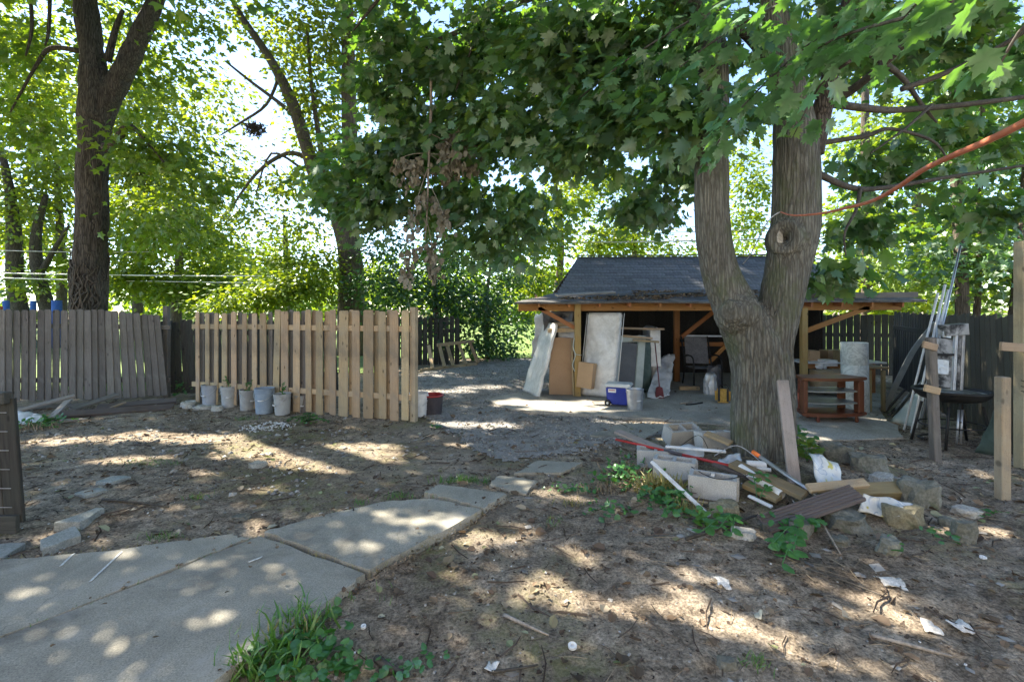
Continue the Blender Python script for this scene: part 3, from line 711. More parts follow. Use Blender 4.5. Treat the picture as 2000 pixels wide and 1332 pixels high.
for i in range(12):
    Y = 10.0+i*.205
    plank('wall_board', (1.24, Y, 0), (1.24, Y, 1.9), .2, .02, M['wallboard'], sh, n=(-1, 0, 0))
for px0, px1, py, D in ((1070, 1124, 646, 9.45), (1082, 1124, 634, 9.5)):
    plank('rail', at(px0, py, D), at(px1, py-2, D), .08, .05, M['tanboard'], sh)
# boards lying on the lower roof, and leaf mulch
for i, (x0, y0, x1, y1, D0, D1, wd, mt) in enumerate(((1086, 586, 1200, 568, 9.3, 9.9, .12, 'greywood'), (1262, 578, 1370, 567, 9.4, 9.9, .12, 'darkwood'), (1185, 583, 1240, 580, 9.3, 9.3, .1, 'darkwood'))):
    zof = lambda D: 1.80+(D-8.88)/(10.3-8.88)*.2+.06
    a = at(x0, y0, D0); b = at(x1, y1, D1); a.z = zof(D0); b.z = zof(D1)
    tag(plank('roof_plank', a, b, wd, .03, M[mt], None, n=(0, -.3, 1)), ('pale warped plank lying on the left end of the lower shed roof', 'long blackened plank lying across the lower shed roof by the maple', 'short blackened plank lying along the shed eave')[i], 'plank', 'planks lying on the shed roof')

# ------------------------------------------------------------------ things in and before the shed
AZ0 = .03     # top of the concrete pad
# wrapped mattress, turned a little to the left and leaning back
a, b = g(1129, 776, AZ0), g(1203, 784, AZ0)
a = Vector((1.32, 9.31, AZ0)); b = Vector((1.90, 8.93, AZ0))
u = (b-a).normalized(); nrm2 = Vector((u.y, -u.x, 0)); upv = (Vector((.055, 0, 1))-nrm2*.1).normalized()
mt = thing('mattress', 'upright mattress in clear plastic wrap leaning beside the yellow shed post', 'mattress', (a+b)/2)
def puffy(name, a, u, upv, wd, ht, th, mat, parent, nx=18, ny=36, amp=.012, seed=0):
    n = u.cross(upv).normalized(); n = n if n.y < 0 else -n
    v, f = [], []; k = nx+1
    for side in (1, -1):
        for j in range(ny+1):
            for i in range(nx+1):
                s, t_ = i/nx, j/ny
                e = min(s, 1-s)*wd; e2 = min(t_, 1-t_)*ht; r = .05
                d = 1-(max(0, r-e)/r)**2*.6-(max(0, r-e2)/r)**2*.6
                p = a+u*(s*wd)+upv*(t_*ht)
                q_ = p*4+Vector((seed, 0, 0)); cr = abs(noise.noise(q_*1.3))*1.3+abs(noise.noise(Vector((q_.x+q_.z*.6, q_.y, q_.z-q_.x))*2.2))*.9
                v.append(p+n*side*(th/2*d+amp*cr*(1 if side > 0 else .3)*min(1, d)))
    N = k*(ny+1)
    for s in (0, 1):
        for j in range(ny):
            for i in range(nx):
                q_ = tuple(s*N+x for x in (j*k+i, j*k+i+1, (j+1)*k+i+1, (j+1)*k+i)); f.append(q_ if s == 0 else q_[::-1])
    ring = [i for i in range(nx)]+[j*k+nx for j in range(ny)]+[ny*k+nx-i for i in range(nx)]+[(ny-j)*k for j in range(ny)]
    for i in range(len(ring)): x_, y_ = ring[i], ring[(i+1) % len(ring)]; f.append((y_, x_, N+x_, N+y_))
    return link(name, mesh(name, v, f, mat, True), parent)
puffy('wrapped_body', a, u, upv, (b-a).length-.02, 1.58, .16, M['film'], mt)
pts = [a-nrm2*-.09+upv*.02, b+u*.05+nrm2*.09+upv*.02, b+u*.05+nrm2*.09+upv*1.58, a+nrm2*.09+upv*1.58]
tube('piping', [p+upv*0 for p in (a+nrm2*.075+upv*.03, a+nrm2*.075+upv*1.57)], .008, M['film'], mt, 6)
tube('piping', [p+upv*0 for p in (b+u*.05+nrm2*.075+upv*.03, b+u*.05+nrm2*.075+upv*1.57)], .008, M['film'], mt, 6)

pw = crumple('wrapped_panel', (g(1020, 762, AZ0), g(1050, 775, AZ0), at(1086, 632, 9.35), at(1064, 628, 9.95)), M['film'], 16, 30, .02, .05, 3.5, 3, None, .01)
pw.name = 'plastic_covered_sheet'; tag(pw, 'white plastic covered panel leaning against the left end of the shed', 'panel')
tp = crumple('black_tarp', (at(1064, 690, 9.9), at(1105, 690, 9.75), at(1122, 606, 9.55), at(1060, 608, 9.7)), M['darktarp'], 18, 18, .08, .004, 4, 5, None, .03)
tag(tp, 'crumpled black plastic sheet hanging under the left eave', 'tarp')
tp = crumple('clear_tarp', (at(1038, 700, 10.4), at(1072, 690, 10.2), at(1072, 610, 9.75), at(1046, 612, 10.0)), M['tarp'], 14, 14, .07, .004, 4, 8, None, .04)
tag(tp, 'pale clear plastic sheet hanging behind the wrapped panel at the shed end', 'tarp')
tp = crumple('clear_tarp', (at(1090, 668, 9.62), at(1124, 668, 9.6), at(1124, 630, 9.55), at(1090, 630, 9.6)), M['tarp'], 10, 8, .04, .004, 5, 12, None, .02)
tag(tp, 'small clear plastic sheet above the brown panel under the eave', 'tarp')
bp = thing('brown_panel', 'tall brown cabinet panel standing left of the yellow shed post', 'panel', g(1095, 772, AZ0))
a, b = g(1074, 769, AZ0), g(1118, 773, AZ0)
plank('sheet', (a+b)/2+Vector((0, .0, 0)), (a+b)/2+Vector((.03, .16, 1.08)), .46, .02, M['brownboard'], bp)
plank('edge_strip', b+Vector((.02, -.02, 0)), b+Vector((.0, .13, 1.07)), .03, .025, M['tanboard'], bp)
fr = thing('wire_frame', 'thin white wire frame leaning on the brown panel', 'frame', g(1090, 772, AZ0))
o_ = a+Vector((.06, -.06, 0)); tube('frame_tube', [o_, o_+Vector((.02, .09, .58)), o_+Vector((.26, .09, .58)), o_+Vector((.25, .05, .2))], .007, M['whiteplastic'], fr, 6)
bx = boxm('cardboard_box', .3, .16, .47, M['card'], None, TRS((1.36, 9.05, AZ0+.17), R(-33), R(-6), R(4)), .006)
tag(bx, 'brown cardboard box wedged between the shed post and the mattress', 'box')
rp = thing('green_rope', 'green cord tied round the yellow shed post', 'rope', LP)
tube('cord', [LP+Vector((-.07, -.09, 1.12)), LP+Vector((-.09, -.1, .95)), LP+Vector((-.05, -.1, .8)), LP+Vector((-.1, -.1, .62)), LP+Vector((-.06, -.1, .5))], .008, M['greenframe'], rp, 6, 4)
tube('loop', [LP+Vector((-.068, -.09, .82)), LP+Vector((.065, -.09, .80)), LP+Vector((.065, .06, .8))], .007, M['greenframe'], rp, 6)

# old screen door frame behind the cooler
sd = thing('screen_frame', 'grey green framed screen leaning behind the blue cooler', 'screen', (2.2, 9.3, AZ0))
fo, fu = Vector((1.90, 9.22, AZ0)), Vector((.96, .2, 0)).normalized(); fup = Vector((.10, .12, 1)).normalized()
Wd, Ht = .60, 1.13; fn2 = fu.cross(fup).normalized(); fn2 = fn2 if fn2.y < 0 else -fn2
def fp(s, t_, o_=0): return fo+fu*s+fup*t_+fn2*o_
plank('stile', fp(.05, .0), fp(.05, Ht), .07, .05, M['greenframe'], sd, n=fn2)
plank('stile', fp(Wd-.075, .0), fp(Wd-.075, Ht), .15, .05, M['greenframe'], sd, n=fn2)
plank('rail', fp(.086, Ht-.06), fp(Wd-.152, Ht-.06), .12, .048, M['greenframe'], sd, n=fn2)
plank('rail', fp(.086, .06), fp(Wd-.152, .06), .12, .048, M['greenframe'], sd, n=fn2)
plank('mesh_panel', fp(.06+(Wd-.21)/2, .13), fp(.06+(Wd-.21)/2, Ht-.13), Wd-.24, .012, M['screen'], sd, n=fn2)
gt2 = puffy('wrapped_bundle', Vector((2.42, 9.5, AZ0)), Vector((.9, .45, 0)).normalized(), Vector((.02, .1, 1)).normalized(), .3, 1.1, .26, M['greentarp'], None, 8, 22, .03, 5)
tag(gt2, 'dark green plastic wrapped bundle right of the framed screen', 'bundle')
for (x0, y0, x1, y1, D, lab) in ((1213, 641, 1297, 643, 9.45, 'topmost of the three loose sticks laid above the framed screen'), (1216, 656, 1274, 661, 9.35, 'shortest middle stick laid just above the framed screen'), (1236, 664, 1287, 668, 9.3, 'lowest loose stick ending by the broom handle')):
    tag(plank('lumber_stick', at(x0, y0, D), at(x1, y1, D+.05), .04, .05, M['tanboard'], None), lab, 'lumber', 'sticks laid above the screen')
mt2 = thing('box_spring', 'pale mattress edge standing upright behind the red broom', 'mattress', (2.86, 9.8, AZ0))
puffy('wrapped_body', Vector((2.86, 9.75, AZ0)), Vector((.12, 1, 0)).normalized(), Vector((0, .0, 1)), .9, 1.27, .22, M['tarp'], mt2, 12, 24, .02, 9)
plank('edge_panel', (2.84, 9.62, AZ0+.5), (2.84, 9.66, AZ0+1.24), .2, .03, M['film'], mt2, n=(0, -1, 0))
tp = crumple('floor_plastic', (g(1262, 778, AZ0+.02), g(1306, 776, AZ0+.02), at(1318, 690, 10.2), at(1290, 700, 10.1)), M['tarp'], 12, 14, .08, .004, 5, 15, None, .04)
tag(tp, 'torn clear plastic sagging to the floor beside the pale mattress edge', 'plastic sheet')
br = thing('broom', 'dark red broom standing head down beside the pale mattress', 'broom', g(1289, 780, AZ0))
hb = g(1288, 778, AZ0)
tube('handle', [hb+Vector((0, 0, .2)), at(1279, 668, 9.35)], .011, M['maroon'], br, 8)
bmh = prism([(-.055, .2), (.0, .22), (.05, .2), (.085, 0), (-.09, 0)], .06, .008)
link('bristles', frombm('bristles', bmh, M['maroon']), br, Matrix.Translation(hb) @ Matrix.Rotation(R(90), 4, 'X'))

# cooler
cb = g(1212, 794, AZ0); cz = R(-22)
cl = thing('cooler', 'blue wheeled cooler with pale lid beside the grey bucket', 'cooler', cb+Vector((0, .1, 0)))
Mc = TRS(cb+Vector((0, .12, .0)), cz)
boxm('tub', .40, .30, .29, M['blue'], cl, Mc @ Matrix.Translation((0, 0, .03)), .018, .9)
boxm('lid', .43, .33, .055, M['coolerlid'], cl, Mc @ Matrix.Translation((0, 0, .325)), .015)
lb = boxm('label', .13, .004, .06, M['whiteplastic'], cl, Mc @ Matrix.Translation((-.09, -.151, .235)), 0)
plank('label_band', Mc @ Vector((-.14, -.155, .272)), Mc @ Vector((-.04, -.155, .272)), .012, .003, M['red'], cl, n=Mc.to_3x3() @ Vector((0, -1, 0)), bev=0)
for sx in (-.165,):
    for sy in (-.14, .14):
        wh = lathe('wheel', [(0, -.018), (.03, -.018), (.05, -.016), (.055, -.008), (.055, .008), (.05, .016), (.03, .018), (0, .018)], M['black'], cl, Mc @ TRS((sx, sy-.01, .055), 0, R(90)), 18)
        lathe('hub', [(0, .0), (.02, 0), (.02, .024), (0, .024)], M['coolerlid'], wh, W[wh] @ Matrix.Identity(4), 10)
tube('handle', [Mc @ Vector(p) for p in ((.205, -.1, .3), (.235, -.1, .3), (.235, .1, .3), (.205, .1, .3))], .01, M['coolerlid'], cl, 6)

def bucket(name, label, pos, r, h, mat, rz=0, tilt=0, soil=None, rings=(.80, .86, .93), group=None, handle=True, liner=None, sprig=False):
    t = thing(name, label, 'bucket', pos, group)
    Mb = TRS(pos, rz, tilt)
    rt, rb_ = r, r*.86
    rr = lambda z: rb_+(rt-rb_)*z
    prof = [(0, .004), (rb_*.97, 0), (rb_, .008)]
    for z in np.linspace(.1, .75, 5): prof.append((rr(z), z*h))
    for z in rings: prof += [(rr(z), (z-.014)*h), (rr(z)+.007, (z-.01)*h), (rr(z)+.007, (z+.012)*h), (rr(z), (z+.016)*h)]
    prof += [(rt, .985*h), (rt+.008, .985*h), (rt+.008, h), (rt-.004, h), (rt-.006, .97*h), (rr(.2)-.006, .2*h), (0, .19*h)]
    body = lathe('body', prof, mat, t, Mb, 28, wob=.012)
    if soil is not None: lathe('soil', [(0, soil*h+.012), (r*.5, soil*h+.016), (rr(soil)-.007, soil*h), (rr(soil)-.008, soil*h-.01), (0, soil*h-.01)], M['soil'], t, Mb, 18)
    if handle:
        pts = [Mb @ Vector((rt*1.07*math.cos(a_), rt*1.07*math.sin(a_)*.96-.0, h*.88-.16*math.sin(a_)*1.0)) for a_ in np.linspace(math.pi, 2*math.pi, 13)]
        pts = [Mb @ Vector((rt*1.08*math.cos(a_), -rt*1.08*abs(math.sin(a_)), h*.87-.13*abs(math.sin(a_)))) for a_ in np.linspace(math.pi, 2*math.pi, 13)]
        tube('handle', pts, .0035, M['steel'], t, 5)
        gp_ = pts[6]; tube('grip', [pts[5], pts[6], pts[7]], .010, M['whiteplastic'], t, 6)
        for a_ in (0, math.pi): lathe('handle_lug', [(0, 0), (.018, 0), (.014, .014), (0, .014)], mat, t, Mb @ TRS((rt*math.cos(a_), 0, h*.87), 0 if a_ == 0 else math.pi, 0, R(90)), 8)
    return t, Mb
GB_ = 'white and grey buckets before the new fence'
bk = [(402, 795, .150, .36, 'greybucket', -.3, .0, 'plain grey bucket at the dark fence end of the bucket row'),
      (440, 798, .148, .36, 'palebucket', .4, .0, 'cleanest white bucket, second from the dark fence end'),
      (476, 803, .150, .34, 'palebucket', 1.0, .05, 'slightly tilted dirty white bucket with a chipped rim in the row middle'),
      (508, 810, .165, .40, 'bluebucket', .1, .0, 'blue grey bucket, the darkest and largest of the row'),
      (545, 812, .145, .33, 'palebucket', -.7, .02, 'mud stained white bucket with a sprouting weed on top'),
      (583, 806, .145, .30, 'palebucket', .5, .16, 'leaning white bucket behind the feathery green seedling')]
sprigs = []
for px, py, r_, h_, mt_, rz, tl, lab in bk:
    p = gp(px, py); p.y += r_*.8
    r_ *= .87; t, Mb = bucket('plastic_bucket', lab, p, r_, h_, M[mt_], rz, tl, .88, group=GB_)
    sprigs.append(Mb @ Vector((0, 0, h_*.88)))
p = gp(815, 815); p.y += .1; bucket('plastic_bucket', 'white ribbed bucket with raised wire handle behind the fence end post', p, .14, .36, M['whiteplastic'], .3, .02, None, (.3, .4, .5, .6, .7, .8, .9))
p = gp(842, 812); p.y += .13
t, Mb = bucket('dark_bucket', 'dark bucket with a red rim and inside beside the fence end', p, .165, .30, M['darkplastic'], .2, .03, None, (.9,), handle=False)
lathe('red_lining', [(.168, .296), (.176, .296), (.176, .312), (.155, .312), (.12, .08), (0, .075), (0, .07), (.122, .074), (.156, .3)], M['red'], t, Mb, 24)
p = g(1243, 805, AZ0-.03); p.y += .1
bucket('grey_bucket', 'dark grey bucket with pale scuffs beside the blue cooler', p+Vector((0, 0, .02)), .138, .34, M['steel'], .2, 0, None, (.82, .9), handle=True)

# patio chair in the shade
ch = thing('patio_chair', 'grey sling patio chair in the dark of the shed', 'chair', g(1365, 770, AZ0))
c0 = Vector((4.05, 10.3, AZ0))
plank('backrest', c0+Vector((0, .32, .44)), c0+Vector((.02, .5, 1.0)), .50, .02, M['sling'], ch, bev=.008)
plank('seat', c0+Vector((0, -.2, .40)), c0+Vector((0, .34, .38)), .50, .02, M['sling'], ch, n=(0, 0, 1), bev=.008)
for s in (-.29, .29):
    tube('leg', [c0+Vector((s, -.25, 0)), c0+Vector((s, -.2, .6)), c0+Vector((s, .3, .62))], .016, M['black'], ch, 6, 4)
    tube('leg', [c0+Vector((s, .42, 0)), c0+Vector((s, .3, .45)), c0+Vector((s, .52, 1.02))], .016, M['black'], ch, 6, 4)
plank('lumber_stick', g(1344, 770, AZ0)+Vector((0, .5, .03)), g(1386, 770, AZ0)+Vector((0, .5, .03)), .09, .05, M['tanboard'], None)
tag(bpy.data.objects['lumber_stick.003'], 'pale board lying on the floor in front of the patio chair', 'lumber')
# mustard tool bag and silver sack by the trunk
tb = thing('tool_bag', 'mustard canvas tool bag with dark straps on the floor by the maple', 'bag', g(1416, 790, AZ0))
Mb = TRS(g(1416, 788, AZ0)+Vector((0, .08, 0)), R(-20), R(-8))
boxm('body', .27, .20, .24, M['mustard'], tb, Mb, .04, .92)
for s in (-.07, .07): plank('strap', Mb @ Vector((s, -.112, .02)), Mb @ Vector((s, -.116, .25)), .035, .008, M['black'], tb, n=Mb.to_3x3() @ Vector((0, -1, 0)))
tube('handle', [Mb @ Vector((-.07, -.08, .24)), Mb @ Vector((-.03, -.05, .30)), Mb @ Vector((.06, -.05, .30)), Mb @ Vector((.09, -.08, .24))], .01, M['black'], tb, 6, 3)
o = rock('silver_sack', g(1394, 772, AZ0)+Vector((0, .15, .16)), .15, .14, .2, M['foil'], 4, .3); tag(o, 'crinkled silver sack slumped beside the mustard tool bag', 'sack')
o = rock('dark_sack', g(1408, 770, AZ0)+Vector((.05, .45, .2)), .2, .16, .25, M['darktarp'], 9, .8); tag(o, 'black plastic sack behind the mustard tool bag', 'sack')
for x0, y0, x1, y1, lab in ((1328, 788, 1352, 784, 'grey stick lying on the shed floor'), (1340, 790, 1372, 786, 'black stick lying on the shed floor before the chair')):
    tag(tube('floor_stick', [g(x0, y0, AZ0+.015), g((x0+x1)/2, y1+3, AZ0+.015), g(x1, y1, AZ0+.015)], .013, M['black' if 'black' in lab else 'deadtwig'], None, 6), lab, 'stick')

# brown tv stand
tv0 = g(1640, 826, AZ0); tv = thing('tv_stand', 'cherry brown television stand with bowed shelves on the concrete pad', 'tv stand', tv0)
def bow(w2, d, b, n_=9): return [(-w2*.78, d), (w2*.78, d)][::-1] and [(-w2, 0)]+[(-w2+2*w2*i/n_, -b*(1-(2*i/n_-1)**2)) for i in range(1, n_)]+[(w2, 0), (w2*.72, d), (-w2*.72, d)]
def shelf(name, z, w2, th, mat, b=.11, d=.36, bev=.006):
    return link(name, frombm(name, prism(bow(w2, d, b), th, bev), mat), tv, TRS(tv0+Vector((0, .1, z)), R(4)))
shelf('top', .62, .505, .045, M['redwood'], bev=.012); shelf('base', .105, .50, .05, M['redwood'], bev=.012)
shelf('shelf', .27, .42, .018, M['greyveneer'], .09); shelf('shelf', .44, .42, .018, M['greyveneer'], .09)
for s in (-.45, .36): plank('upright', tv0+Vector((s, .115, .13)), tv0+Vector((s, .115, .598)), .085 if s > 0 else .06, .12, M['redwood'], tv, bev=.01)
for s in (-.3, .3): plank('upright', tv0+Vector((s, .41, .13)), tv0+Vector((s, .41, .598)), .12, .03, M['redwood'], tv, bev=.004)
for sx, sy in ((-.28, .05), (.28, .05), (-.25, .36), (.25, .36)): lathe('caster', [(0, 0), (.02, .0), (.026, .03), (.02, .08), (0, .08)], M['redwood'], tv, TRS(tv0+Vector((sx, sy, .0))), 10)
# marbled roll
rl = lathe('vinyl_roll', [(0, 0), (.185, 0), (.19, .01), (.19, .74), (.187, .745), (.19, .75), (.19, 1.1), (.17, 1.1), (.165, .9), (0, .9)], M['marble'], None, TRS(g(1684, 806, AZ0)+Vector((0, .15, 0)), 1.0, R(-1)), 32)
tag(rl, 'tall pale marbled vinyl roll standing behind the brown television stand', 'vinyl roll')
# work table with clutter
wb = thing('work_table', 'cluttered white topped work table behind the television stand', 'table', (6.3, 9.6, AZ0))
plank('tabletop', (5.65, 9.75, .62), (7.25, 9.75, .62), .7, .03, M['whiteplastic'], wb, n=(0, 0, 1))
for X in (5.72, 7.05):
    for Y in (9.5, 10.0): plank('leg', (X, Y, AZ0), (X, Y, .60), .06, .06, M['orangewood'], wb)
plank('apron', (5.75, 9.48, .55), (7.02, 9.48, .55), .09, .03, M['orangewood'], wb)
def clutter(name, lab, cat, px, py, D, sx, sy, sz, mat, rz=0, grp=None):
    p = at(px, py, D); tag(boxm(name, sx, sy, sz, M[mat], None, TRS(p, rz), .005), lab, cat, grp)
clutter('cardboard_box', 'wide brown cardboard box on the back of the work table', 'box', 1632, 716, 9.95, .50, .3, .34, 'card')
clutter('cardboard_box', 'small dark orange box before the wide box on the work table', 'box', 1645, 712, 9.5, .24, .2, .28, 'oliveboard', .2)
clutter('printer', 'white printer on the work table under the wide cardboard box', 'printer', 1616, 714, 9.55, .24, .25, .12, 'whiteplastic', .1)
clutter('wood_crate', 'pale wooden crate under the work table behind the television stand', 'crate', 1622, 762, 9.2, .62, .3, .38, 'tanboard')
clutter('cardboard_box', 'tan box beside the right shed post behind the table', 'box', 1583, 715, 9.8, .2, .3, .32, 'card')
for i, (px, py, D, s) in enumerate(((1600, 715, 9.46, .09), (1611, 716, 9.44, .06), (1655, 715, 9.44, .08), (1668, 716, 9.46, .07))):
    tag(rock('paint_rag', at(px, py, D)+Vector((0, 0, .02)), s, s*.7, .04, M['whiteplastic'], i+20, i), ('crumpled white rag at the table end by the post', 'smallest white rag beside the printer on the work table', 'white rag before the dark orange box', 'white rag next to the marbled roll')[i], 'rag', 'rags on the work table')
sd2 = thing('side_table', 'small orange brown table right of the marbled roll', 'table', g(1722, 800, AZ0))
s0 = g(1722, 806, AZ0)+Vector((0, .1, 0))
for sx, sy in ((-.12, 0), (.1, 0), (-.12, .35), (.1, .35)): plank('leg', s0+Vector((sx, sy, 0)), s0+Vector((sx, sy, .66)), .05, .05, M['oliveboard'], sd2)
plank('tabletop', s0+Vector((-.17, .17, .70)), s0+Vector((.16, .17, .70)), .46, .03, M['oliveboard'], sd2, n=(0, 0, 1))
# curved flashing, poles, grill, scorched rack at the right
fl = smooth_path([g(1733, 806)+Vector((0, .1, .02)), at(1752, 745, 7.9), at(1786, 680, 8.1), at(1828, 628, 8.4)], 6)
v, f = [], []
for p in fl: v += [p+Vector((-.05, -.02, 0)), p+Vector((.05, -.02, 0)), p+Vector((.05, .0, 0)), p+Vector((-.05, .0, 0))]
for i in range(len(fl)-1):
    for k in range(4): f.append((i*4+k, i*4+(k+1) % 4, i*4+4+(k+1) % 4, i*4+4+k))
f += [(3, 2, 1, 0), tuple(len(v)-4+k for k in range(4))]
tag(link('metal_flashing', mesh('metal_flashing', v, f, M['greyveneer'])), 'long grey strip bending up against the dark plank fence', 'flashing')
pl = [((1765, 842), (1832, 572, 6.7), .014, 'whiteplastic', 'white pole with the lowest foot, leaning at the outside of the bundle'),
      ((1780, 846), (1846, 556, 6.8), .016, 'whiteplastic', 'white pole crossing the middle of the pole bundle'),
      ((1796, 838), (1876, 480, 7.1), .014, 'steel', 'tallest thin metal pole of the leaning bundle'),
      ((1806, 835), (1838, 590, 6.9), .011, 'steel', 'short thin metal pole at the back of the bundle'),
      ((1790, 836), (1852, 566, 6.95), .012, 'whiteplastic', 'thin white pole between the metal poles of the bundle')]
for (bx_, by_), tp_, r_, m_, lab in pl:
    b_ = gp(bx_, by_); tag(tube('leaning_pole', [b_, at(*tp_)], r_, M[m_], None, 8), lab, 'pole', 'poles leaning by the old post')
for i, (x0, y0, x1, y1, D1, r_) in enumerate(((1735, 812, 1812, 735, 8, .022), (1745, 815, 1790, 752, 7.9, .018), (1728, 806, 1768, 760, 8.1, .02))):
    tag(tube('rusty_rod', [gp(x0, y0), at(x1, y1, D1)], r_, M['twig' if i else 'scorch'], None, 7), ('mottled rod, longest of those leaning behind the white poles', 'dark rod in the middle of the leaning rods', 'short dark rod beside the curved grey strip')[i], 'rod', 'rods leaning behind the white poles')
o = crumple('grey_sheet', (g(1738, 822), g(1800, 838), at(1800, 760, 7.0), at(1785, 772, 7.2)), M['greenframe'], 6, 6, .02, .012, 2, 3, None, .01); tag(o, 'pale grey sheet lying against the fence behind the white poles', 'sheet')
gr = thing('charcoal_grill', 'black charcoal grill on thin legs behind the old post', 'grill', gp(1855, 880))
g0 = gp(1858, 880); g0.y = 6.0; g0.x = (1858-1000)/F*6.0
lathe('bowl', [(0, .53), (.2, .54), (.30, .57), (.35, .61), (.38, .66), (.39, .66), (.39, .68), (.36, .68), (.3, .59), (0, .55)], M['black'], gr, TRS(g0), 28)
lathe('grate', [(0, .64), (.35, .64), (.35, .648), (0, .648)], M['scorch'], gr, TRS(g0), 24)
for a_ in (.5, 2.4, 3.9, 5.6):
    tube('leg', [g0+Vector((math.cos(a_)*.28, math.sin(a_)*.28, .5)), g0+Vector((math.cos(a_)*.40, math.sin(a_)*.36, 0))], .016, M['black'], gr, 7)
tube('shelf_ring', [g0+Vector((math.cos(a_)*.33, math.sin(a_)*.3, .25)) for a_ in np.linspace(0, 6.28, 20)], .01, M['black'], gr, 5)
sk = thing('scorched_rack', 'scorched white and black metal rack standing on the grill', 'rack', g0+Vector((0, 0, .66)))
k0 = g0+Vector((-.02, .05, .68))
def kp(x_, z_): return k0+Vector((x_+z_*.12, z_*.08, z_))
plank('back_plate', kp(-.06, 0.02), kp(-.06, .62), .22, .02, M['scorch'], sk)
for x_ in (.09, .135, .18): plank('side_bar', kp(x_, -.02), kp(x_, .66), .035, .04, M['scorch' if x_ == .135 else 'foil'], sk)
plank('top_box', kp(-.09, .72), kp(.2, .74), .14, .12, M['scorch'], sk)
plank('label_plate', kp(-.04, .63)+Vector((0, -.02, 0)), kp(-.04, .71)+Vector((0, -.02, 0)), .1, .02, M['foil'], sk)
plank('lower_plate', kp(-.08, .18)+Vector((0, -.02, 0)), kp(-.08, .36)+Vector((0, -.02, 0)), .16, .015, M['foil'], sk)
plank('slat', kp(-.14, .42)+Vector((0, -.02, 0)), kp(.06, .42)+Vector((0, -.02, 0)), .03, .02, M['black'], sk)
o = thing('chrome_tube_frame', 'chrome tube frame hanging below the grill bowl', 'frame', g0)
for dx in (0, .045): tube('tube', [g0+Vector((.0+dx, -.1, .45)), g0+Vector((-.06+dx, -.14, .05))], .012, M['steel'], o, 7)
for z in (.3, .2): tube('crossbar', [g0+Vector((-.03+z*.05, -.115, z)), g0+Vector((.02+z*.05, -.115, z))], .01, M['black'], o, 6)
tw = crumple('green_tarp', (gp(1902, 884), gp(1948, 892), at(1948, 800, 5.3), at(1940, 806, 5.5)), M['greentarp'], 10, 10, .03, .006, 4, 3, None, .02)
tag(tw, 'dark green sheet draped to the ground beside the short post', 'tarp')
o = tube('garden_hose', [gp(1815+22*math.cos(t_), 852+4*math.sin(t_), .02+.004*t_) for t_ in np.linspace(0, 12, 32)], .012, M['black'], None, 7); tag(o, 'black hose coiled on the dirt behind the old post', 'hose')

# leaning timber frame beside the drive
pf = thing('lean_to_frame', 'pale timber frame with five studs leaning on the dark rear fence', 'frame', g(880, 722))
fa, fb = g(822, 727), g(932, 713)
ta, tb_ = at(828, 676, 13.4), at(926, 668, 14.4)
for i, t_ in enumerate((.13, .33, .48, .72, .95)):
    plank('stud', fa.lerp(fb, t_)+Vector((.1, 0, .07)), ta.lerp(tb_, t_)+Vector((-.06, 0, 0)), .09, .05, M['cedar'], pf)
plank('bottom_rail', fa+Vector((0, -.04, .04)), fb+Vector((0, -.04, .04)), .1, .06, M['cedar'], pf)
plank('top_rail', ta.lerp(tb_, .25)+Vector((0, -.03, 0)), tb_+Vector((0, -.03, .03)), .09, .05, M['cedar'], pf)

# ------------------------------------------------------------------ unseen building added behind the camera, its sunlit wall brightens the shade
hs = thing('added_house', 'unseen pale sided building, added behind the photographer to bounce sunlight, with a back door and two windows', 'added_house', (0, -3.2, 0))
M['siding'] = surf('cream_siding', (.66, .61, .52), (.72, .67, .58), 3, rough=.7, bs=.05, var=.03)
HY = -3.2
plank('wall', (-7, HY-.12, 2.9), (8, HY-.12, 2.9), 6.0, .16, M['siding'], hs, bev=0, n=(0, 1, 0))
for i in range(34): plank('siding_board', (-7, HY, .25+i*.17), (8, HY, .25+i*.17), .175, .02, M['siding'], hs, n=(0, 1, .12), bev=.003)
for x_, z_, w_, h_ in ((-4.2, 1.9, 1.1, 1.3), (4.4, 1.9, 1.1, 1.3), (-3.5, 4.5, 1.0, 1.2), (2.8, 4.5, 1.0, 1.2)):
    wf = plan('window', [-w_/2-.09, -w_/2, -.02, .02, w_/2, w_/2+.09], [-h_/2-.09, -h_/2, h_/2, h_/2+.09], lambda i, j: not (j == 1 and i in (1, 3)), .07, M['whiteplastic'], hs, Matrix.Translation((x_, HY+.09, z_)) @ Matrix.Rotation(R(90), 4, 'X'))
    plank('pane', Vector((x_-w_/2, HY+.04, z_)), Vector((x_+w_/2, HY+.04, z_)), h_, .01, M['screen'], wf, n=(0, 1, 0), bev=0)
plank('door', (-.9, HY+.05, .2), (-.9, HY+.05, 2.25), .92, .05, M['whiteplastic'], hs, n=(0, 1, 0))
plank('eave', (-7.4, HY+.25, 5.98), (8.4, HY+.25, 5.98), .7, .05, M['whiteplastic'], hs, n=(0, 0, 1))
plank('roof', (-7.4, HY-1.2, 6.9), (8.4, HY-1.2, 6.9), 3.6, .08, M['shingle'], hs, n=(0, .5, .86))

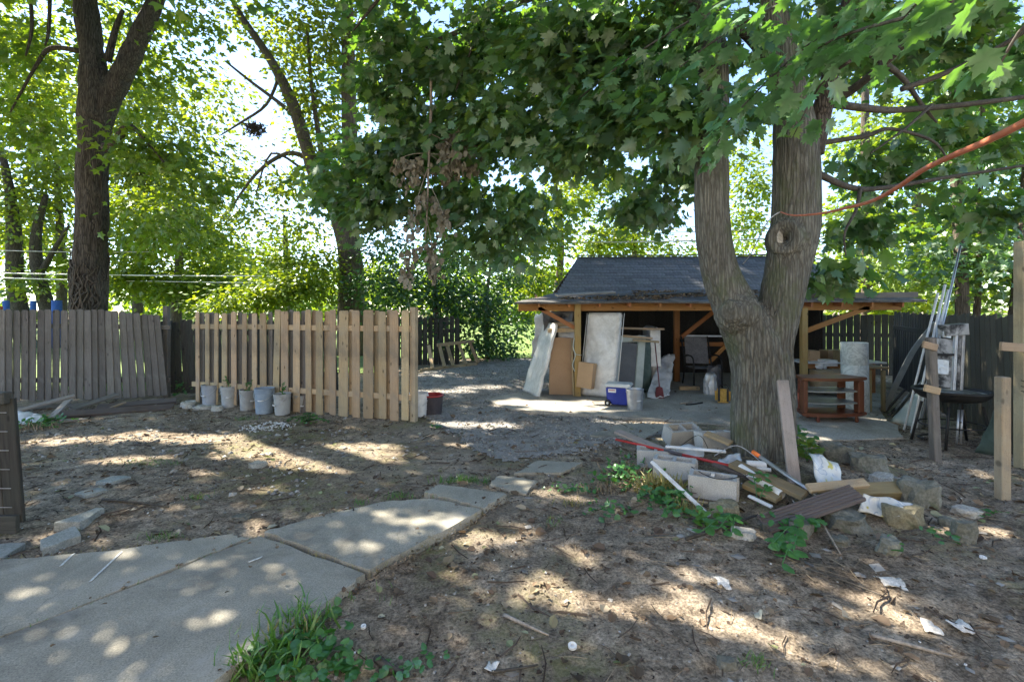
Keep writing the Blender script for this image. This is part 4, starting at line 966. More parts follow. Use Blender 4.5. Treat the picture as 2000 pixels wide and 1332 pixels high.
# ------------------------------------------------------------------ debris round the maple
def cinder(label, px, py, yaw, dz=0.0, roll=0.0, pitch=0.0, L=.39, B=.19, Hh=.19):
    p = gp(px, py, dz)
    Mx = TRS(p, yaw, roll, pitch)
    t1, t2 = .032, .03
    xs = [0, t1, L/2-t2/2, L/2+t2/2, L-t1, L]; ys = [0, t2, B-t2, B]
    o = plan('cinder_block', xs, ys, lambda i, j: not (j == 1 and i in (1, 3)), Hh, M['block'], None, Mx, .004)
    for k, yy in enumerate((.045, .095, .145)):
        e = boxm('end_rib', .02, .022, Hh*.985, M['block'], o, Mx @ Matrix.Translation((L+.007, yy, .001)), .004)
    tag(o, label, 'cinder block', 'cinder blocks round the maple'); return o
cinder('front grey cinder block with open cells, lying crossways before the maple', 1344, 969, R(-27), .0)
cinder('cinder block tucked directly behind the front one', 1275, 934, R(-24), .0)
cinder('cinder block nearest the gravel, under the red pole', 1244, 914, R(-14), .0)
cinder('tipped cinder block lying on the far side of the pile', 1308, 873, R(14), .02, R(18))
cinder('pale cinder block against the far side of the trunk', 1374, 880, R(8), .02, R(-8))
def lay(name, lab, cat, p0, p1, wd, th, mat, n=(0, -.3, 1), grp='boards and pipes in the debris pile', **k):
    o = plank(name, p0, p1, wd, th, M[mat], None, n, **k); tag(o, lab, cat, grp); return o
rp0, rp1 = at(1203, 858, 5.6), at(1462, 918, 4.45)
t = thing('red_pole', 'red pole with a black middle lying over the cinder blocks', 'pole', rp0)
seg = lambda a_, b_, r_, m_, nm: tube(nm, [rp0.lerp(rp1, a_), rp0.lerp(rp1, b_)], r_, M[m_], t, 8)
seg(0, .42, .014, 'red', 'shaft'); seg(.42, .56, .017, 'darkplastic', 'grip'); seg(.56, .95, .015, 'red', 'shaft'); seg(.95, 1.0, .02, 'darkplastic', 'end_cap')
lay('board', 'pale splintered board poking up at the gravel side of the pile', 'board', at(1203, 842, 5.7), at(1330, 893, 5.0), .09, .03, 'greywood', rough_end=.02)
lay('pipe_strip', 'white plastic strip leaning on the cinder blocks and dirt', 'strip', at(1272, 901, 4.45), gp(1386, 1008, .02), .035, .02, 'whiteplastic')
lay('pipe_strip', 'white strip lying across the back cinder blocks', 'strip', at(1300, 872, 5.2), at(1418, 882, 4.95), .035, .02, 'whiteplastic')
lay('board', 'broad olive brown board sloping down from the trunk', 'board', gp(1432, 905, .14), gp(1572, 968, .12), .13, .04, 'oliveboard', rough_end=.015)
lay('board', 'tan board lying flat behind the ribbed plank', 'board', gp(1578, 954, .16), gp(1692, 943, .16), .08, .035, 'tanboard', n=(0, -.6, 1))
lay('timber', 'thick mossy timber lying below the tan board', 'timber', gp(1600, 966, .07), gp(1758, 958, .07), .12, .11, 'oliveboard', n=(0, -.6, 1))
lay('board', 'short pale board resting on the far cinder block', 'board', at(1378, 846, 5.35), at(1428, 866, 5.15), .09, .03, 'tanboard')
lay('board', 'brown offcut under the front end of the white pipe', 'board', gp(1455, 945, .08), gp(1522, 975, .06), .1, .04, 'oliveboard')
lay('board', 'dark board lying under the red pole end', 'board', gp(1395, 905, .1), gp(1480, 935, .1), .08, .03, 'deck')
up_ = lay('leaning_board', 'upright weathered grey board leaning on the maple trunk', 'board', gp(1552, 945, .0), at(1528, 744, 4.78), .105, .04, 'greywood', n=(-.2, -1, .2), rough_end=.01)
# ribbed decking plank
d0, d1 = gp(1492, 1024, .05), gp(1674, 962, .2)
dk = thing('ribbed_plank', 'dark grooved decking plank lying across the front of the debris', 'plank', d0, 'boards and pipes in the debris pile')
bd = plank('board', d0, d1, .165, .022, M['deck'], dk, n=(.0, -.45, 1)); Mx = W[bd]; Ld = (d1-d0).length
for i in range(6):
    y_ = -.068+i*.0272; plank('rib', Mx @ Vector((0, y_, .013)), Mx @ Vector((Ld, y_, .013)), .017, .010, M['deck'], dk, n=Mx.to_3x3() @ Vector((0, 0, 1)), bev=.002)
o = thing('metal_pole', 'grey metal pole with an orange end across the olive board', 'pole', at(1470, 882, 4.6), 'boards and pipes in the debris pile')
m0, m1 = gp(1470, 882, .26), gp(1668, 1018, .03)
tube('shaft', [m0.lerp(m1, .08), m1], .017, M['steel'], o, 9); tube('orange_tip', [m0, m0.lerp(m1, .08)], .02, M['orangecap'], o, 9)
def pipe(lab, p0, p1, r_):
    p0, p1 = Vector(p0), Vector(p1); L = (p1-p0).length
    Mx = basis(p0, p1-p0, (0, 0, 1)) @ Matrix.Rotation(R(90), 4, 'Y')
    o = lathe('pvc_pipe', [(r_, 0), (r_, L), (r_*.86, L), (r_*.86, 0), (r_, 0)], M['whiteplastic'], None, Mx, 18); tag(o, lab, 'pipe', 'boards and pipes in the debris pile')
pipe('long thick white pipe lying with its open end to the yard', gp(1446, 914, .13), gp(1527, 967, .07), .042)
pipe('short white pipe end sticking out by the trunk', gp(1458, 906, .1), gp(1496, 908, .1), .035)
pipe('thin white pipe beside the short pipe end', gp(1478, 915, .08), gp(1506, 918, .08), .018)
lay('pipe_strip', 'white strip lying low under the brown offcut', 'strip', gp(1462, 968, .05), gp(1508, 990, .05), .03, .02, 'whiteplastic')
for i in range(10):
    a_ = gp(rnd.uniform(1290, 1640), rnd.uniform(905, 985), rnd.uniform(.04, .14)); an = rnd.uniform(0, 6.28); ln = rnd.uniform(.12, .4)
    o = plank('splinter', a_, a_+Vector((math.cos(an)*ln, math.sin(an)*ln*.7, rnd.uniform(-.06, .05))), rnd.uniform(.012, .035), .012, M[('greywood', 'tanboard', 'deck', 'oldwood')[i % 4]], None, (0, -.2, 1), rough_end=.03, bev=.002); tag(o, 'thin splintered wood scrap lying loose in the debris pile', 'wood scrap', 'wood scraps in the debris pile')
for i, (a_, b_, c_) in enumerate((((1395, 890), (1440, 870), (1490, 905)), ((1340, 905), (1400, 935), (1470, 925)), ((1330, 870), (1365, 850), (1385, 880)))):
    o = tube('loose_wire', [gp(*a_, .1), gp(*b_, .22), gp(*c_, .1)], .004, M['black' if i else 'cable'], None, 5, 6); tag(o, ('grey wire looping over the pile beside the trunk', 'black wire trailing over the front cinder blocks', 'black wire bent over the back cinder blocks')[i], 'wire')
# sacks
o = crumple('printed_sack', (gp(1598, 950, .06), gp(1655, 948, .06), gp(1632, 908, .14), gp(1580, 884, .26)), M['sack'], 18, 16, .05, .02, 5, 2, None, .02); tag(o, 'crumpled printed white sack with a yellow edge slumped right of the trunk', 'sack')
o = crumple('printed_sack', (gp(1668, 996, .03), gp(1752, 1008, .06), gp(1800, 986, .14), gp(1690, 966, .14)), M['sack'], 20, 14, .06, .02, 5, 6, None, .03); tag(o, 'flat empty white sack lying between the mossy rocks', 'sack')
o = crumple('white_rag', (at(1400, 905, 4.75), at(1450, 905, 4.65), at(1445, 885, 4.9), at(1408, 886, 4.9)), M['tarp'], 12, 10, .07, .01, 6, 16, None, .02); tag(o, 'crumpled white rag lying on the pile left of the trunk', 'rag')
o = crumple('white_rag', (at(1312, 893, 5.0), at(1375, 892, 5.0), at(1372, 876, 5.3), at(1322, 872, 5.3)), M['tarp'], 12, 10, .06, .01, 6, 21, None, .02); tag(o, 'crumpled plastic lying among the cinder blocks at the back', 'rag')
# rocks
rk = [(1646, 905, 74, 50, 'stone', 'mossy brown boulder nearest the trunk on the far side of the ring'),
      (1596, 897, 50, 24, 'stone', 'low dark stone wedged at the root of the maple'),
      (1706, 925, 76, 50, 'stone', 'tilted mossy boulder behind the pale slab of rock'),
      (1731, 948, 58, 26, 'palestone', 'pale flat rock lying before the tilted boulder'),
      (1812, 992, 96, 72, 'stone', 'largest grey green boulder of the ring, by the sack end'),
      (1778, 1028, 96, 50, 'yellowstone', 'yellow topped boulder in front of the flat sack'),
      (1668, 1040, 100, 46, 'stone', 'flat wide stone under the end of the metal pole'),
      (1572, 1050, 72, 40, 'stone', 'mossy stone under the grooved plank'),
      (1748, 1082, 60, 42, 'stone', 'mossy lone stone in front of the ring with a leaf beside it'),
      (1892, 1062, 56, 62, 'stone', 'upright dark stone at the outer end of the ring'),
      (1458, 1054, 54, 22, 'palestone', 'small flat stone left of the grooved plank end'),
      (1425, 1012, 70, 36, 'yellowstone', 'brown stone under the front cinder block'),
      (1860, 1032, 44, 26, 'stone', 'low stone between the largest boulder and the upright one'),
      (1902, 1010, 60, 20, 'palestone', 'pale flat stone behind the upright stone'),
      (1508, 1040, 40, 26, 'stone', 'small stone hidden behind the round leaves'),
      (1650, 1068, 46, 22, 'stone', 'small half buried stone before the flat wide stone'),
      (1425, 1310, 46, 26, 'stone', 'dark square stone near the bottom of the yard'),
      (360, 797, 36, 16, 'palestone', 'whitish rubble lump left of the buckets'),
      (420, 803, 30, 14, 'palestone', 'pale rubble lump before the white buckets'),
      (392, 800, 44, 10, 'palestone', 'low pale rubble in front of the plain grey bucket'),
      (466, 1017, 38, 12, 'stone', 'dark chunk of stone behind the path joint'),
      (500, 914, 38, 14, 'paver', 'flat pale brick chunk in the sun behind the path'),
      (536, 921, 16, 8, 'stone', 'small dark brick chunk right of the pale one')]
for i, (px, py, wp, hp, mt_, lab) in enumerate(rk):
    p = gp(px, py); D = p.y; sx = wp*D/F/2*(.95 if px > 1500 else 1); sz = max(.02, hp*D/F*.46)
    o = rock('rock', p+Vector((0, sx*.5, sz*.22)), sx*1.05, sx*.8, sz, M[mt_], i*1.7+2, rnd.uniform(-.5, .5), sub=3 if wp > 30 else 2, flat=rnd.uniform(.45, .65))
    tag(o, lab, 'rock', 'rocks lying in the yard')
tag(boxm('white_offcut', .16, .08, .05, M['whiteplastic'], None, TRS(gp(372, 788), .2), .004), 'white plastic offcut lying left of the bucket row', 'offcut')

# debris heap along the weathered fence
hp_ = [((20, 806), (147, 772, 8.3), .09, .03, 'greywood', 'pale slatted board slanting up over the heap by the old fence'),
       ((120, 812), (340, 797, 8.2), .14, .09, 'deck', 'long dark timber lying at the front of the debris heap'),
       ((120, 822), (250, 813, 8.0), .08, .03, 'greywood', 'thin grey board at the foot of the debris heap'),
       ((140, 800), (230, 770, 8.5), .13, .03, 'oldwood', 'grey board leaning on the fence behind the heap'),
       ((200, 803), (244, 786, 8.1), .04, .025, 'tanboard', 'pale stick standing out of the debris heap'),
       ((30, 800), (180, 790, 8.4), .10, .04, 'oldwood', 'grey board low in the debris heap under the slatted one'),
       ((190, 796), (346, 782, 8.6), .12, .05, 'deck', 'dark board at the back of the heap near the dark fence'),
       ((100, 816), (134, 782, 7.9), .11, .03, 'greywood', 'short board with sun stripes standing across the heap')]
for (a0, b0, wd, th, m_, lab) in hp_:
    p0 = gp(*a0, .04); tag(plank('scrap_board', p0, at(*b0), wd, th, M[m_], None, n=(0, -.6, 1), rough_end=.01), lab, 'board', 'scrap boards by the old fence')
o = crumple('scrap_cloth', (gp(20, 828, .02), gp(80, 830, .02), gp(85, 806, .12), gp(30, 806, .12)), M['tarp'], 12, 8, .06, .008, 5, 31, None, .03); tag(o, 'white cloth lying under the heap of boards', 'cloth')

# scraps of paper, caps and pieces on the dirt
for i, (px, py, s, lab) in enumerate(((1742, 1138, .11, 'large torn white paper scrap on the dirt right of the vine leaves'), (1412, 1140, .08, 'curled white paper scrap on the shaded dirt'), (1876, 1224, .08, 'curved pale wrapper lying in the sun at the outer side'), (960, 1300, .055, 'white wrapper near the grass clump end'), (1822, 1230, .07, 'pinkish paper scrap in the sunny dirt patch'))):
    p = gp(px, py, .012); r_ = rnd.uniform(0, 3)
    cs = [p+Vector((math.cos(r_+k*1.57)*s*rnd.uniform(.6, 1), math.sin(r_+k*1.57)*s*rnd.uniform(.6, 1), .004)) for k in range(4)]
    tag(crumple('paper_scrap', cs, M['paper'], 6, 6, .025, .002, 14, i*3, None, .015), lab, 'paper', 'paper scraps on the dirt')
for i, (px, py, r_, lab) in enumerate(((1118, 1263, .022, 'white plastic ring cap on the dirt, largest of the caps'), (1920, 1090, .02, 'white cap at the outer side of the stone ring'), (710, 1225, .014, 'small pale cap near the path edge'))):
    o = lathe('bottle_cap', [(0, .003), (r_*.4, .004), (r_*.45, .012), (r_, .012), (r_, 0), (r_*.9, 0), (0, 0)], M['whiteplastic'], None, TRS(gp(px, py, .004), 0, .15), 16); tag(o, lab, 'cap')
for i, (x0, y0, x1, y1, r_, lab) in enumerate(((985, 1200, 1072, 1240, .010, 'curved brown stick lying on the dirt beside the path'), (735, 1285, 800, 1318, .018, 'short thick split stick by the grass clump'), (1575, 1110, 1735, 1168, .008, 'long thin stick lying in front of the round vine leaves'), (1585, 985, 1642, 1082, .009, 'thin stick leaning down off the grooved plank'), (1340, 1052, 1480, 1005, .014, 'dark stick under the cinder block front'), (960, 1312, 1050, 1298, .008, 'dark stick near the white wrapper'), (1700, 1240, 1860, 1282, .012, 'long dark stick in the shade at the outer side'), (200, 975, 330, 990, .012, 'dark root like stick behind the loose slabs'))):
    p0 = gp(x0, y0, .06 if i == 3 else .012); p1 = gp(x1, y1, .012); mid = p0.lerp(p1, .5)+Vector((rnd.uniform(-.02, .02), rnd.uniform(-.03, .03), .008))
    if i == 3: p0 = at(1585, 985, 4.1)
    tag(tube('fallen_stick', [p0, mid, p1], [r_, r_*.9, r_*.5], M['twig' if i % 3 else 'deadtwig'], None, 6, 3), lab, 'stick', 'sticks on the dirt')

# ------------------------------------------------------------------ leaves
def fan(half, c):
    r = half; l = [(-x_, y_) for x_, y_ in half[1:-1]][::-1]
    out = r+l; pts = [c]+out
    tr = [(0, 1+i, 1+(i+1) % len(out)) for i in range(len(out))]
    v = np.array([(x_, y_, -.22*abs(x_)-.16*y_*y_+.03*math.sin(9*y_+4*abs(x_))) for x_, y_ in pts]); return v, np.array(tr)
LEAF = fan([(0, 0), (.13, -.02), (.32, -.12), (.28, .08), (.47, .10), (.33, .23), (.58, .44), (.41, .45), (.46, .63), (.21, .52), (.26, .75), (.13, .74), (0, 1.02)], (0, .33))
MID = fan([(0, 0), (.32, -.08), (.27, .18), (.56, .42), (.22, .5), (0, 1.0)], (0, .33))
OVAL = fan([(0, 0), (.26, .12), (.37, .38), (.27, .72), (0, 1.0)], (0, .45))
KITE = (np.array([(0, 0, 0), (.36, .42, -.1), (0, 1, -.12), (-.36, .42, -.1)]), np.array([(0, 1, 2), (0, 2, 3)]))
BLADE = (np.array([(-.04, 0, 0), (.04, 0, 0), (.04, .4, .03), (-.04, .4, .03), (.028, .75, -.12), (-.028, .75, -.12), (0, .98, -.42)]), np.array([(0, 1, 2), (0, 2, 3), (3, 2, 4), (3, 4, 5), (5, 4, 6)]))
STONE = (np.array([(1, 0, 0), (0, 1, .1), (-1, 0, 0), (0, -1, -.1), (.1, .1, .65), (0, 0, -.6)], float)*.5, np.array([(0, 1, 4), (1, 2, 4), (2, 3, 4), (3, 0, 4), (1, 0, 5), (2, 1, 5), (3, 2, 5), (0, 3, 5)]))
STICK = (np.array([(-.02, 0, 0), (.02, 0, 0), (0, 0, .035), (.06, .5, .01), (.1, .5, .01), (.08, .5, .04), (0, 1, 0), (.02, 1, 0), (.01, 1, .015)]), np.array([(0, 1, 4), (0, 4, 3), (1, 2, 5), (1, 5, 4), (2, 0, 3), (2, 3, 5), (3, 4, 7), (3, 7, 6), (4, 5, 8), (4, 8, 7), (5, 3, 6), (5, 6, 8)]))
CURL = (np.array([(0, 0, 0), (.3, .1, .16), (.42, .5, .2), (.12, 1, .05), (-.34, .55, .14), (-.28, .12, .1), (0, .45, 0)]), np.array([(0, 1, 6), (1, 2, 6), (2, 3, 6), (3, 4, 6), (4, 5, 6), (5, 0, 6)]))
def frames(d, n):
    d = d/np.linalg.norm(d, axis=1, keepdims=True); n = n-d*(n*d).sum(1, keepdims=True); n /= np.linalg.norm(n, axis=1, keepdims=True)+1e-9
    return np.stack([np.cross(d, n), d, n], 2)
def stamp(P, d, n, s, tmpl, vary=False):
    tv, tt = tmpl; Rm = frames(d, n)
    if vary:
        q_ = np.random.RandomState(len(P)); k_ = np.stack([q_.uniform(.75, 1.15, len(P)), np.ones(len(P)), q_.uniform(-.5, 2.6, len(P))], 1)
        lv = tv[None]*k_[:, None, :]; lv[:, :, 0] += q_.normal(size=(len(P), 1))*.12*tv[None, :, 1]**2; lv[:, :, 2] += q_.normal(size=(len(P), 1))*.22*tv[None, :, 0]
        v = P[:, None, :]+np.einsum('nij,nkj->nki', Rm, lv)*s[:, None, None]
    else: v = P[:, None, :]+np.einsum('nij,kj->nki', Rm, tv)*s[:, None, None]
    f = tt[None]+(np.arange(len(P))*len(tv))[:, None, None]
    return v.reshape(-1, 3), f.reshape(-1, 3)
SPOTS = [(640, 890, 130, 26), (330, 856, 170, 13), (540, 872, 110, 10), (480, 888, 60, 9), (800, 926, 50, 8), (780, 946, 40, 7), (530, 957, 60, 7), (120, 862, 70, 9), (250, 902, 70, 7), (700, 905, 80, 20),
         (770, 1024, 50, 12), (840, 1046, 70, 12), (590, 1182, 45, 18), (250, 1312, 60, 22), (50, 1205, 45, 22), (938, 972, 20, 5), (1010, 950, 40, 10), (1085, 966, 60, 9), (730, 1092, 35, 10),
         (950, 1055, 80, 18), (1090, 1085, 60, 10), (1080, 1152, 80, 20), (1170, 1180, 130, 24), (1370, 1185, 110, 26), (1480, 1225, 100, 26), (1610, 1275, 80, 24), (1385, 1130, 80, 13), (1740, 1165, 90, 22), (1790, 1220, 70, 24), (1905, 1042, 100, 20), (1850, 1312, 90, 20), (1230, 1090, 60, 14),
         (1080, 792, 110, 7), (1150, 803, 120, 6), (960, 757, 70, 4), (930, 832, 90, 6), (1010, 790, 40, 5), (1250, 828, 60, 5), (900, 872, 70, 6), (890, 735, 60, 3), (985, 735, 40, 3), (1060, 745, 60, 8), (1190, 790, 60, 6), (1040, 690, 60, 8), (870, 765, 60, 4), (1610, 862, 30, 5), (1280, 950, 60, 14), (470, 868, 40, 7), (400, 930, 40, 6), (1320, 860, 40, 5), (1210, 762, 20, 6), (1040, 730, 40, 20)]
SP = []
for px, py, a_, b_ in SPOTS:
    c_ = g(px, py); k_ = 1.08 if a_ > 50 else 1.0; SP.append((c_.x, c_.y, k_*a_*c_.y/F, k_*b_*c_.y*c_.y/(F*H)))
SUNv = np.array(SUN)
def sunlit(P, grow=1.0):
    t_ = P[:, 2]/SUNv[2]; G_ = P-SUNv*t_[:, None]
    wob = (vnoise(np.stack([G_[:, 0]*2.2, G_[:, 1]*2.2, G_[:, 0]*0], 1), 4)-.5)*.9
    m = np.zeros(len(P), bool)
    for cx, cy, a_, b_ in SP: m |= ((G_[:, 0]-cx)/a_)**2+((G_[:, 1]-cy)/b_)**2 < (1+wob)*grow
    return m
def cloud(blobs, per, csz, size, out_c=None, droop=.35, flat=.35, seed=0, shell=.55):
    """leaf positions and frames: sprays of leaves spread through ellipsoids"""
    r_ = np.random.RandomState(seed+100); Ps, ds = [], []
    for (c_, rad, ncl) in blobs:
        c_ = np.array(c_, float); u_ = r_.normal(size=(ncl, 3)); u_ /= np.linalg.norm(u_, axis=1, keepdims=True)
        rr_ = r_.uniform(0, 1, ncl)**shell
        cc = c_+u_*rr_[:, None]*np.array(rad)*(1+.22*r_.normal(size=(ncl, 1)))
        o_ = cc-(np.array(out_c) if out_c is not None else c_); o_[:, 2] *= .3; o_ /= np.linalg.norm(o_, axis=1, keepdims=True)+1e-6
        k_ = r_.poisson(per, ncl)+2
        ci = np.repeat(np.arange(ncl), k_)
        n_ = len(ci); off = r_.normal(size=(n_, 3))*np.array([csz, csz, csz*flat]); off[:, 2] -= .35*np.hypot(off[:, 0], off[:, 1])*droop
        Ps.append(cc[ci]+off); dd = o_[ci]*.7+off/csz*.5+r_.normal(size=(n_, 3))*.45; dd[:, 2] -= droop; ds.append(dd)
    P = np.concatenate(Ps); d = np.concatenate(ds)
    n = np.zeros_like(P); n[:, 2] = 1; n += r_.normal(size=P.shape)*.42
    s_ = size*r_.uniform(.65, 1.25, len(P))
    return P, d, n, s_
ALLP = []
def crown(name, parent, data, tmpl, mat, gaps=True, keep=None):
    P, d, n, s_ = data; s_ = s_*np.random.RandomState(len(P)).choice([.6, .85, 1, 1.1, 1.3], len(P)) if tmpl is LEAF else s_
    m = P[:, 2] > .1
    if gaps: m &= ~(sunlit(P) & (P[:, 2] > 1.2))
    if keep is not None: m &= keep(P)
    v, f = stamp(P[m], d[m], n[m], s_[m], tmpl, tmpl is not KITE)
    ALLP.append((P[m], s_[m]**2*.34))
    pl_ = parent.location if parent else Vector()
    o = link(name, npmesh(name, v-np.array(pl_), f, mat, tmpl is LEAF), parent, Matrix.Translation(pl_)); o['kind'] = 'stuff'; return o
def blob(px, py, D, rx, ry, rd_, n): return (at(px, py, D), (rx*D/F, rd_, ry*D/F), n)
def limb(parent, pts, rad, mat='barkd', sides=8, k=5, name='branch'):
    return tube(name, pts, rad, M[mat], parent, sides, k)
def twigs(parent, root, targets, r0=.02, mat='twig'):
    for t_ in targets:
        root_ = Vector(root); t_ = Vector(t_); m1 = root_.lerp(t_, .4)+Vector((rnd.uniform(-.2, .2), rnd.uniform(-.2, .2), .12)); limb(parent, [root_, m1, t_], [r0, r0*.7, r0*.25], mat, 6, 4)

# ------------------------------------------------------------------ the big forked maple
tb0 = gp(1492, 912); TD = 5.2
mp = thing('maple_tree', 'big forked maple with a knot hole rising from the debris pile', 'tree', tb0)
def remeshed(name, tubes, balls, mat, parent, vox, bark, origin, shade=True):
    V, Fc = [], []
    for pts, rad in tubes:
        v, f = tube_data(smooth_path(pts, 6), smooth_rad(rad, 6), 20); o_ = len(V); V += v; Fc += [tuple(o_+i for i in q_) for q_ in f]
    me = mesh('tmp', V, Fc, mat); bm = bmesh.new(); bm.from_mesh(me)
    for c_, r_ in balls: bmesh.ops.create_icosphere(bm, subdivisions=3, radius=r_, matrix=Matrix.Translation(c_))
    bm.to_mesh(me); bm.free()
    ob = bpy.data.objects.new('tmp', me); C.objects.link(ob)
    md = ob.modifiers.new('r', 'REMESH'); md.mode = 'VOXEL'; md.voxel_size = vox
    sm_ = ob.modifiers.new('s', 'SMOOTH'); sm_.factor = .5; sm_.iterations = 7
    dg = bpy.context.evaluated_depsgraph_get(); m2 = bpy.data.meshes.new_from_object(ob.evaluated_get(dg))
    bpy.data.objects.remove(ob); m2.name = name
    k_ = len(m2.vertices); co_ = np.empty(k_*3, np.float32); m2.vertices.foreach_get('co', co_); co_ = co_.reshape(-1, 3)
    nr = np.empty(k_*3, np.float32); m2.vertices.foreach_get('normal', nr); nr = nr.reshape(-1, 3)
    co_ = bark(co_.astype(float), nr.astype(float))-np.array(origin)
    m2.vertices.foreach_set('co', co_.astype(np.float32).ravel()); m2.materials.clear(); m2.materials.append(mat)
    m2.polygons.foreach_set('use_smooth', np.full(len(m2.polygons), True)); m2.update()
    return link(name, m2, parent, Matrix.Translation(origin))
T = lambda px, py, D=TD: at(px, py, D)
KN = T(1530, 462, TD-.21)
def maple_bark(p, n):
    w_ = np.stack([vnoise(p*3, 1), vnoise(p*3, 2), vnoise(p*3, 3)], 1)-.5
    q_ = p+w_*np.array([.10, .10, .25])
    r1 = 1-np.abs(2*vnoise(q_*np.array([22, 22, 2.6]), 5)-1); r2 = 1-np.abs(2*vnoise(q_*np.array([44, 44, 8]), 6)-1)
    low = np.clip((2.6-p[:, 2])/1.2, .35, 1)
    h = (.022*(np.clip(r1, .3, 1)**1.5-.5)+.010*(r2-.5))*low-.012+.03*(vnoise(p*2.3, 8)-.5)
    r_ = np.linalg.norm((p-np.array(KN))*np.array([1, 1, .8]), axis=1)
    h += .05*np.exp(-((r_-.125)/.05)**2)-.16*np.exp(-(r_/.062)**2)
    e_ = np.linalg.norm(p-np.array(T(1424, 606, TD-.30)), axis=1); h += .035*np.exp(-(e_/.13)**2)+.012*np.sin(e_*70)*np.exp(-(e_/.2)**2)
    fl_ = np.clip((.55-p[:, 2])/.5, 0, 1)**2; ang = np.arctan2(p[:, 1]-tb0.y, p[:, 0]-tb0.x)
    h += fl_*.10*(np.cos(ang*5+.7)+.3)
    return p+n*h[:, None]
trunk = remeshed('trunk', [
    ([T(1492, 960), T(1492, 905), T(1490, 840), T(1486, 745), T(1472, 672), T(1436, 600), T(1408, 535), T(1392, 450), T(1389, 330), T(1392, 150), T(1380, 0), T(1350, -240, 5.4), T(1310, -520, 5.8)],
     [k_*.87 for k_ in (.50, .44, .385, .345, .33, .27, .24, .225, .215, .19, .17, .15, .11)]),
    ([T(1500, 850), T(1500, 745), T(1504, 672), T(1522, 600), T(1536, 530), T(1552, 450), T(1556, 340), T(1552, 250), T(1536, 150), T(1510, 0), T(1490, -200, 5.1), T(1500, -500, 5.0)],
     [k_*.87 for k_ in (.33, .30, .27, .245, .26, .285, .275, .25, .20, .155, .14, .10)])],
    [(T(1440, 612, TD-.08), .24), (T(1542, 470, TD-.03), .25)], M['bark'], mp, .014, maple_bark, tb0)
kn = rock('knot_wood', KN+Vector((.005, .10, -.02)), .05, .05, .085, M['palestone'], 3, 0, mp, 2)
limb(mp, [T(1585, 300, 5.25), T(1600, 235, 5.2), T(1612, 190, 5.1), T(1640, 60, 4.9), T(1680, -80, 4.7)], [.12, .105, .09, .06, .04], 'barkd', 10)
limb(mp, [T(1590, 215), T(1650, 185, 5.0), T(1710, 140, 4.6), T(1780, 75, 4.2), T(1860, 0, 3.7)], [.07, .05, .035, .028, .018], 'twig')
limb(mp, [T(1600, 200), T(1700, 213, 5.2), T(1760, 215, 5.3), T(1880, 205, 5.3), T(2040, 185, 5.2)], [.045, .04, .034, .03, .022], 'twig')
limb(mp, [T(1700, 105, 5.0), T(1760, 150, 5.3), T(1800, 205, 5.4), T(1830, 240, 5.4)], [.035, .03, .022, .01], 'twig')
limb(mp, [T(1760, 175, 5.1), T(1830, 150, 5.0), T(1920, 110, 4.8), T(2030, 45, 4.5)], [.03, .028, .024, .018], 'twig')
limb(mp, [T(1598, 340), T(1660, 366, 5.3), T(1720, 368, 5.4), T(1860, 345, 5.4), T(2040, 318, 5.3)], [.04, .034, .026, .02, .012], 'twig')
limb(mp, [T(1600, 280), T(1690, 266, 5.2), T(1740, 252, 5.2), T(1820, 275, 5.3), T(1850, 310, 5.3)], [.03, .024, .02, .015, .008], 'twig')
limb(mp, [T(1820, 205, 5.2), T(1770, 250, 5.1), T(1700, 300, 5.0)], [.018, .014, .007], 'twig')
limb(mp, [T(1680, 370, 5.3), T(1672, 410, 5.2), T(1650, 455, 5.1), T(1652, 500, 5.1)], [.022, .018, .012, .006], 'twig')
limb(mp, [T(1510, 120, 5.2), T(1475, 85, 5.0), T(1440, 55, 4.6)], [.09, .06, .03], 'barkd')
limb(mp, [T(1380, 40), T(1250, -40, 5.6), T(1080, -20, 6.2), T(900, 60, 6.8), T(812, 102, 7.0), T(760, 150, 7.2)], [.08, .07, .055, .04, .03, .012], 'twig')
limb(mp, [T(1385, -100), T(1200, -160, 5.2), T(1000, -160, 5.6), T(800, -60, 6.2), T(690, 60, 6.6)], [.08, .07, .05, .035, .012], 'twig')
limb(mp, [T(940, 45, 6.7), T(880, 200, 6.9), T(800, 360, 7.1)], [.02, .015, .006], 'twig')
limb(mp, [T(1010, 180, 7), T(1012, 260, 7), T(1010, 330, 7)], [.008, .007, .005], 'twig')
MC = T(1450, -100)
# crowns: near boughs of the maple, sagging in front of the shed and the drive
bl = [blob(760, 60, 7.0, 75, 80, .6, 34), blob(760, 180, 7.2, 85, 70, .6, 40), blob(745, 310, 7.4, 80, 80, .6, 48), blob(720, 400, 7.5, 60, 60, .5, 30), blob(830, 280, 7.3, 110, 90, .6, 60),
      blob(900, 130, 7.0, 110, 110, .7, 66), blob(880, 400, 7.6, 130, 70, .6, 54), blob(990, 60, 6.6, 110, 80, .7, 55), blob(980, 240, 6.8, 110, 90, .7, 62), blob(1030, 420, 7.4, 70, 50, .4, 26), blob(960, 480, 7.6, 80, 45, .4, 22),
      blob(1090, 120, 6.2, 110, 100, .7, 60), blob(1130, 230, 6.0, 90, 80, .6, 46), blob(1200, 60, 5.8, 110, 80, .7, 50), blob(1240, 190, 5.7, 90, 80, .6, 46), blob(1310, 60, 5.6, 80, 80, .6, 36), blob(1260, 395, 8.0, 50, 50, .6, 34), blob(1320, 330, 7.5, 40, 50, .5, 20), blob(1120, 300, 6.2, 60, 40, .4, 18), blob(1320, 220, 5.0, 50, 80, .4, 20),
      blob(640, 350, 7.7, 40, 60, .4, 12)]
crown('crown', mp, cloud(bl, 16, .23, .138, MC, .45, .33, 1), LEAF, M['maple'])
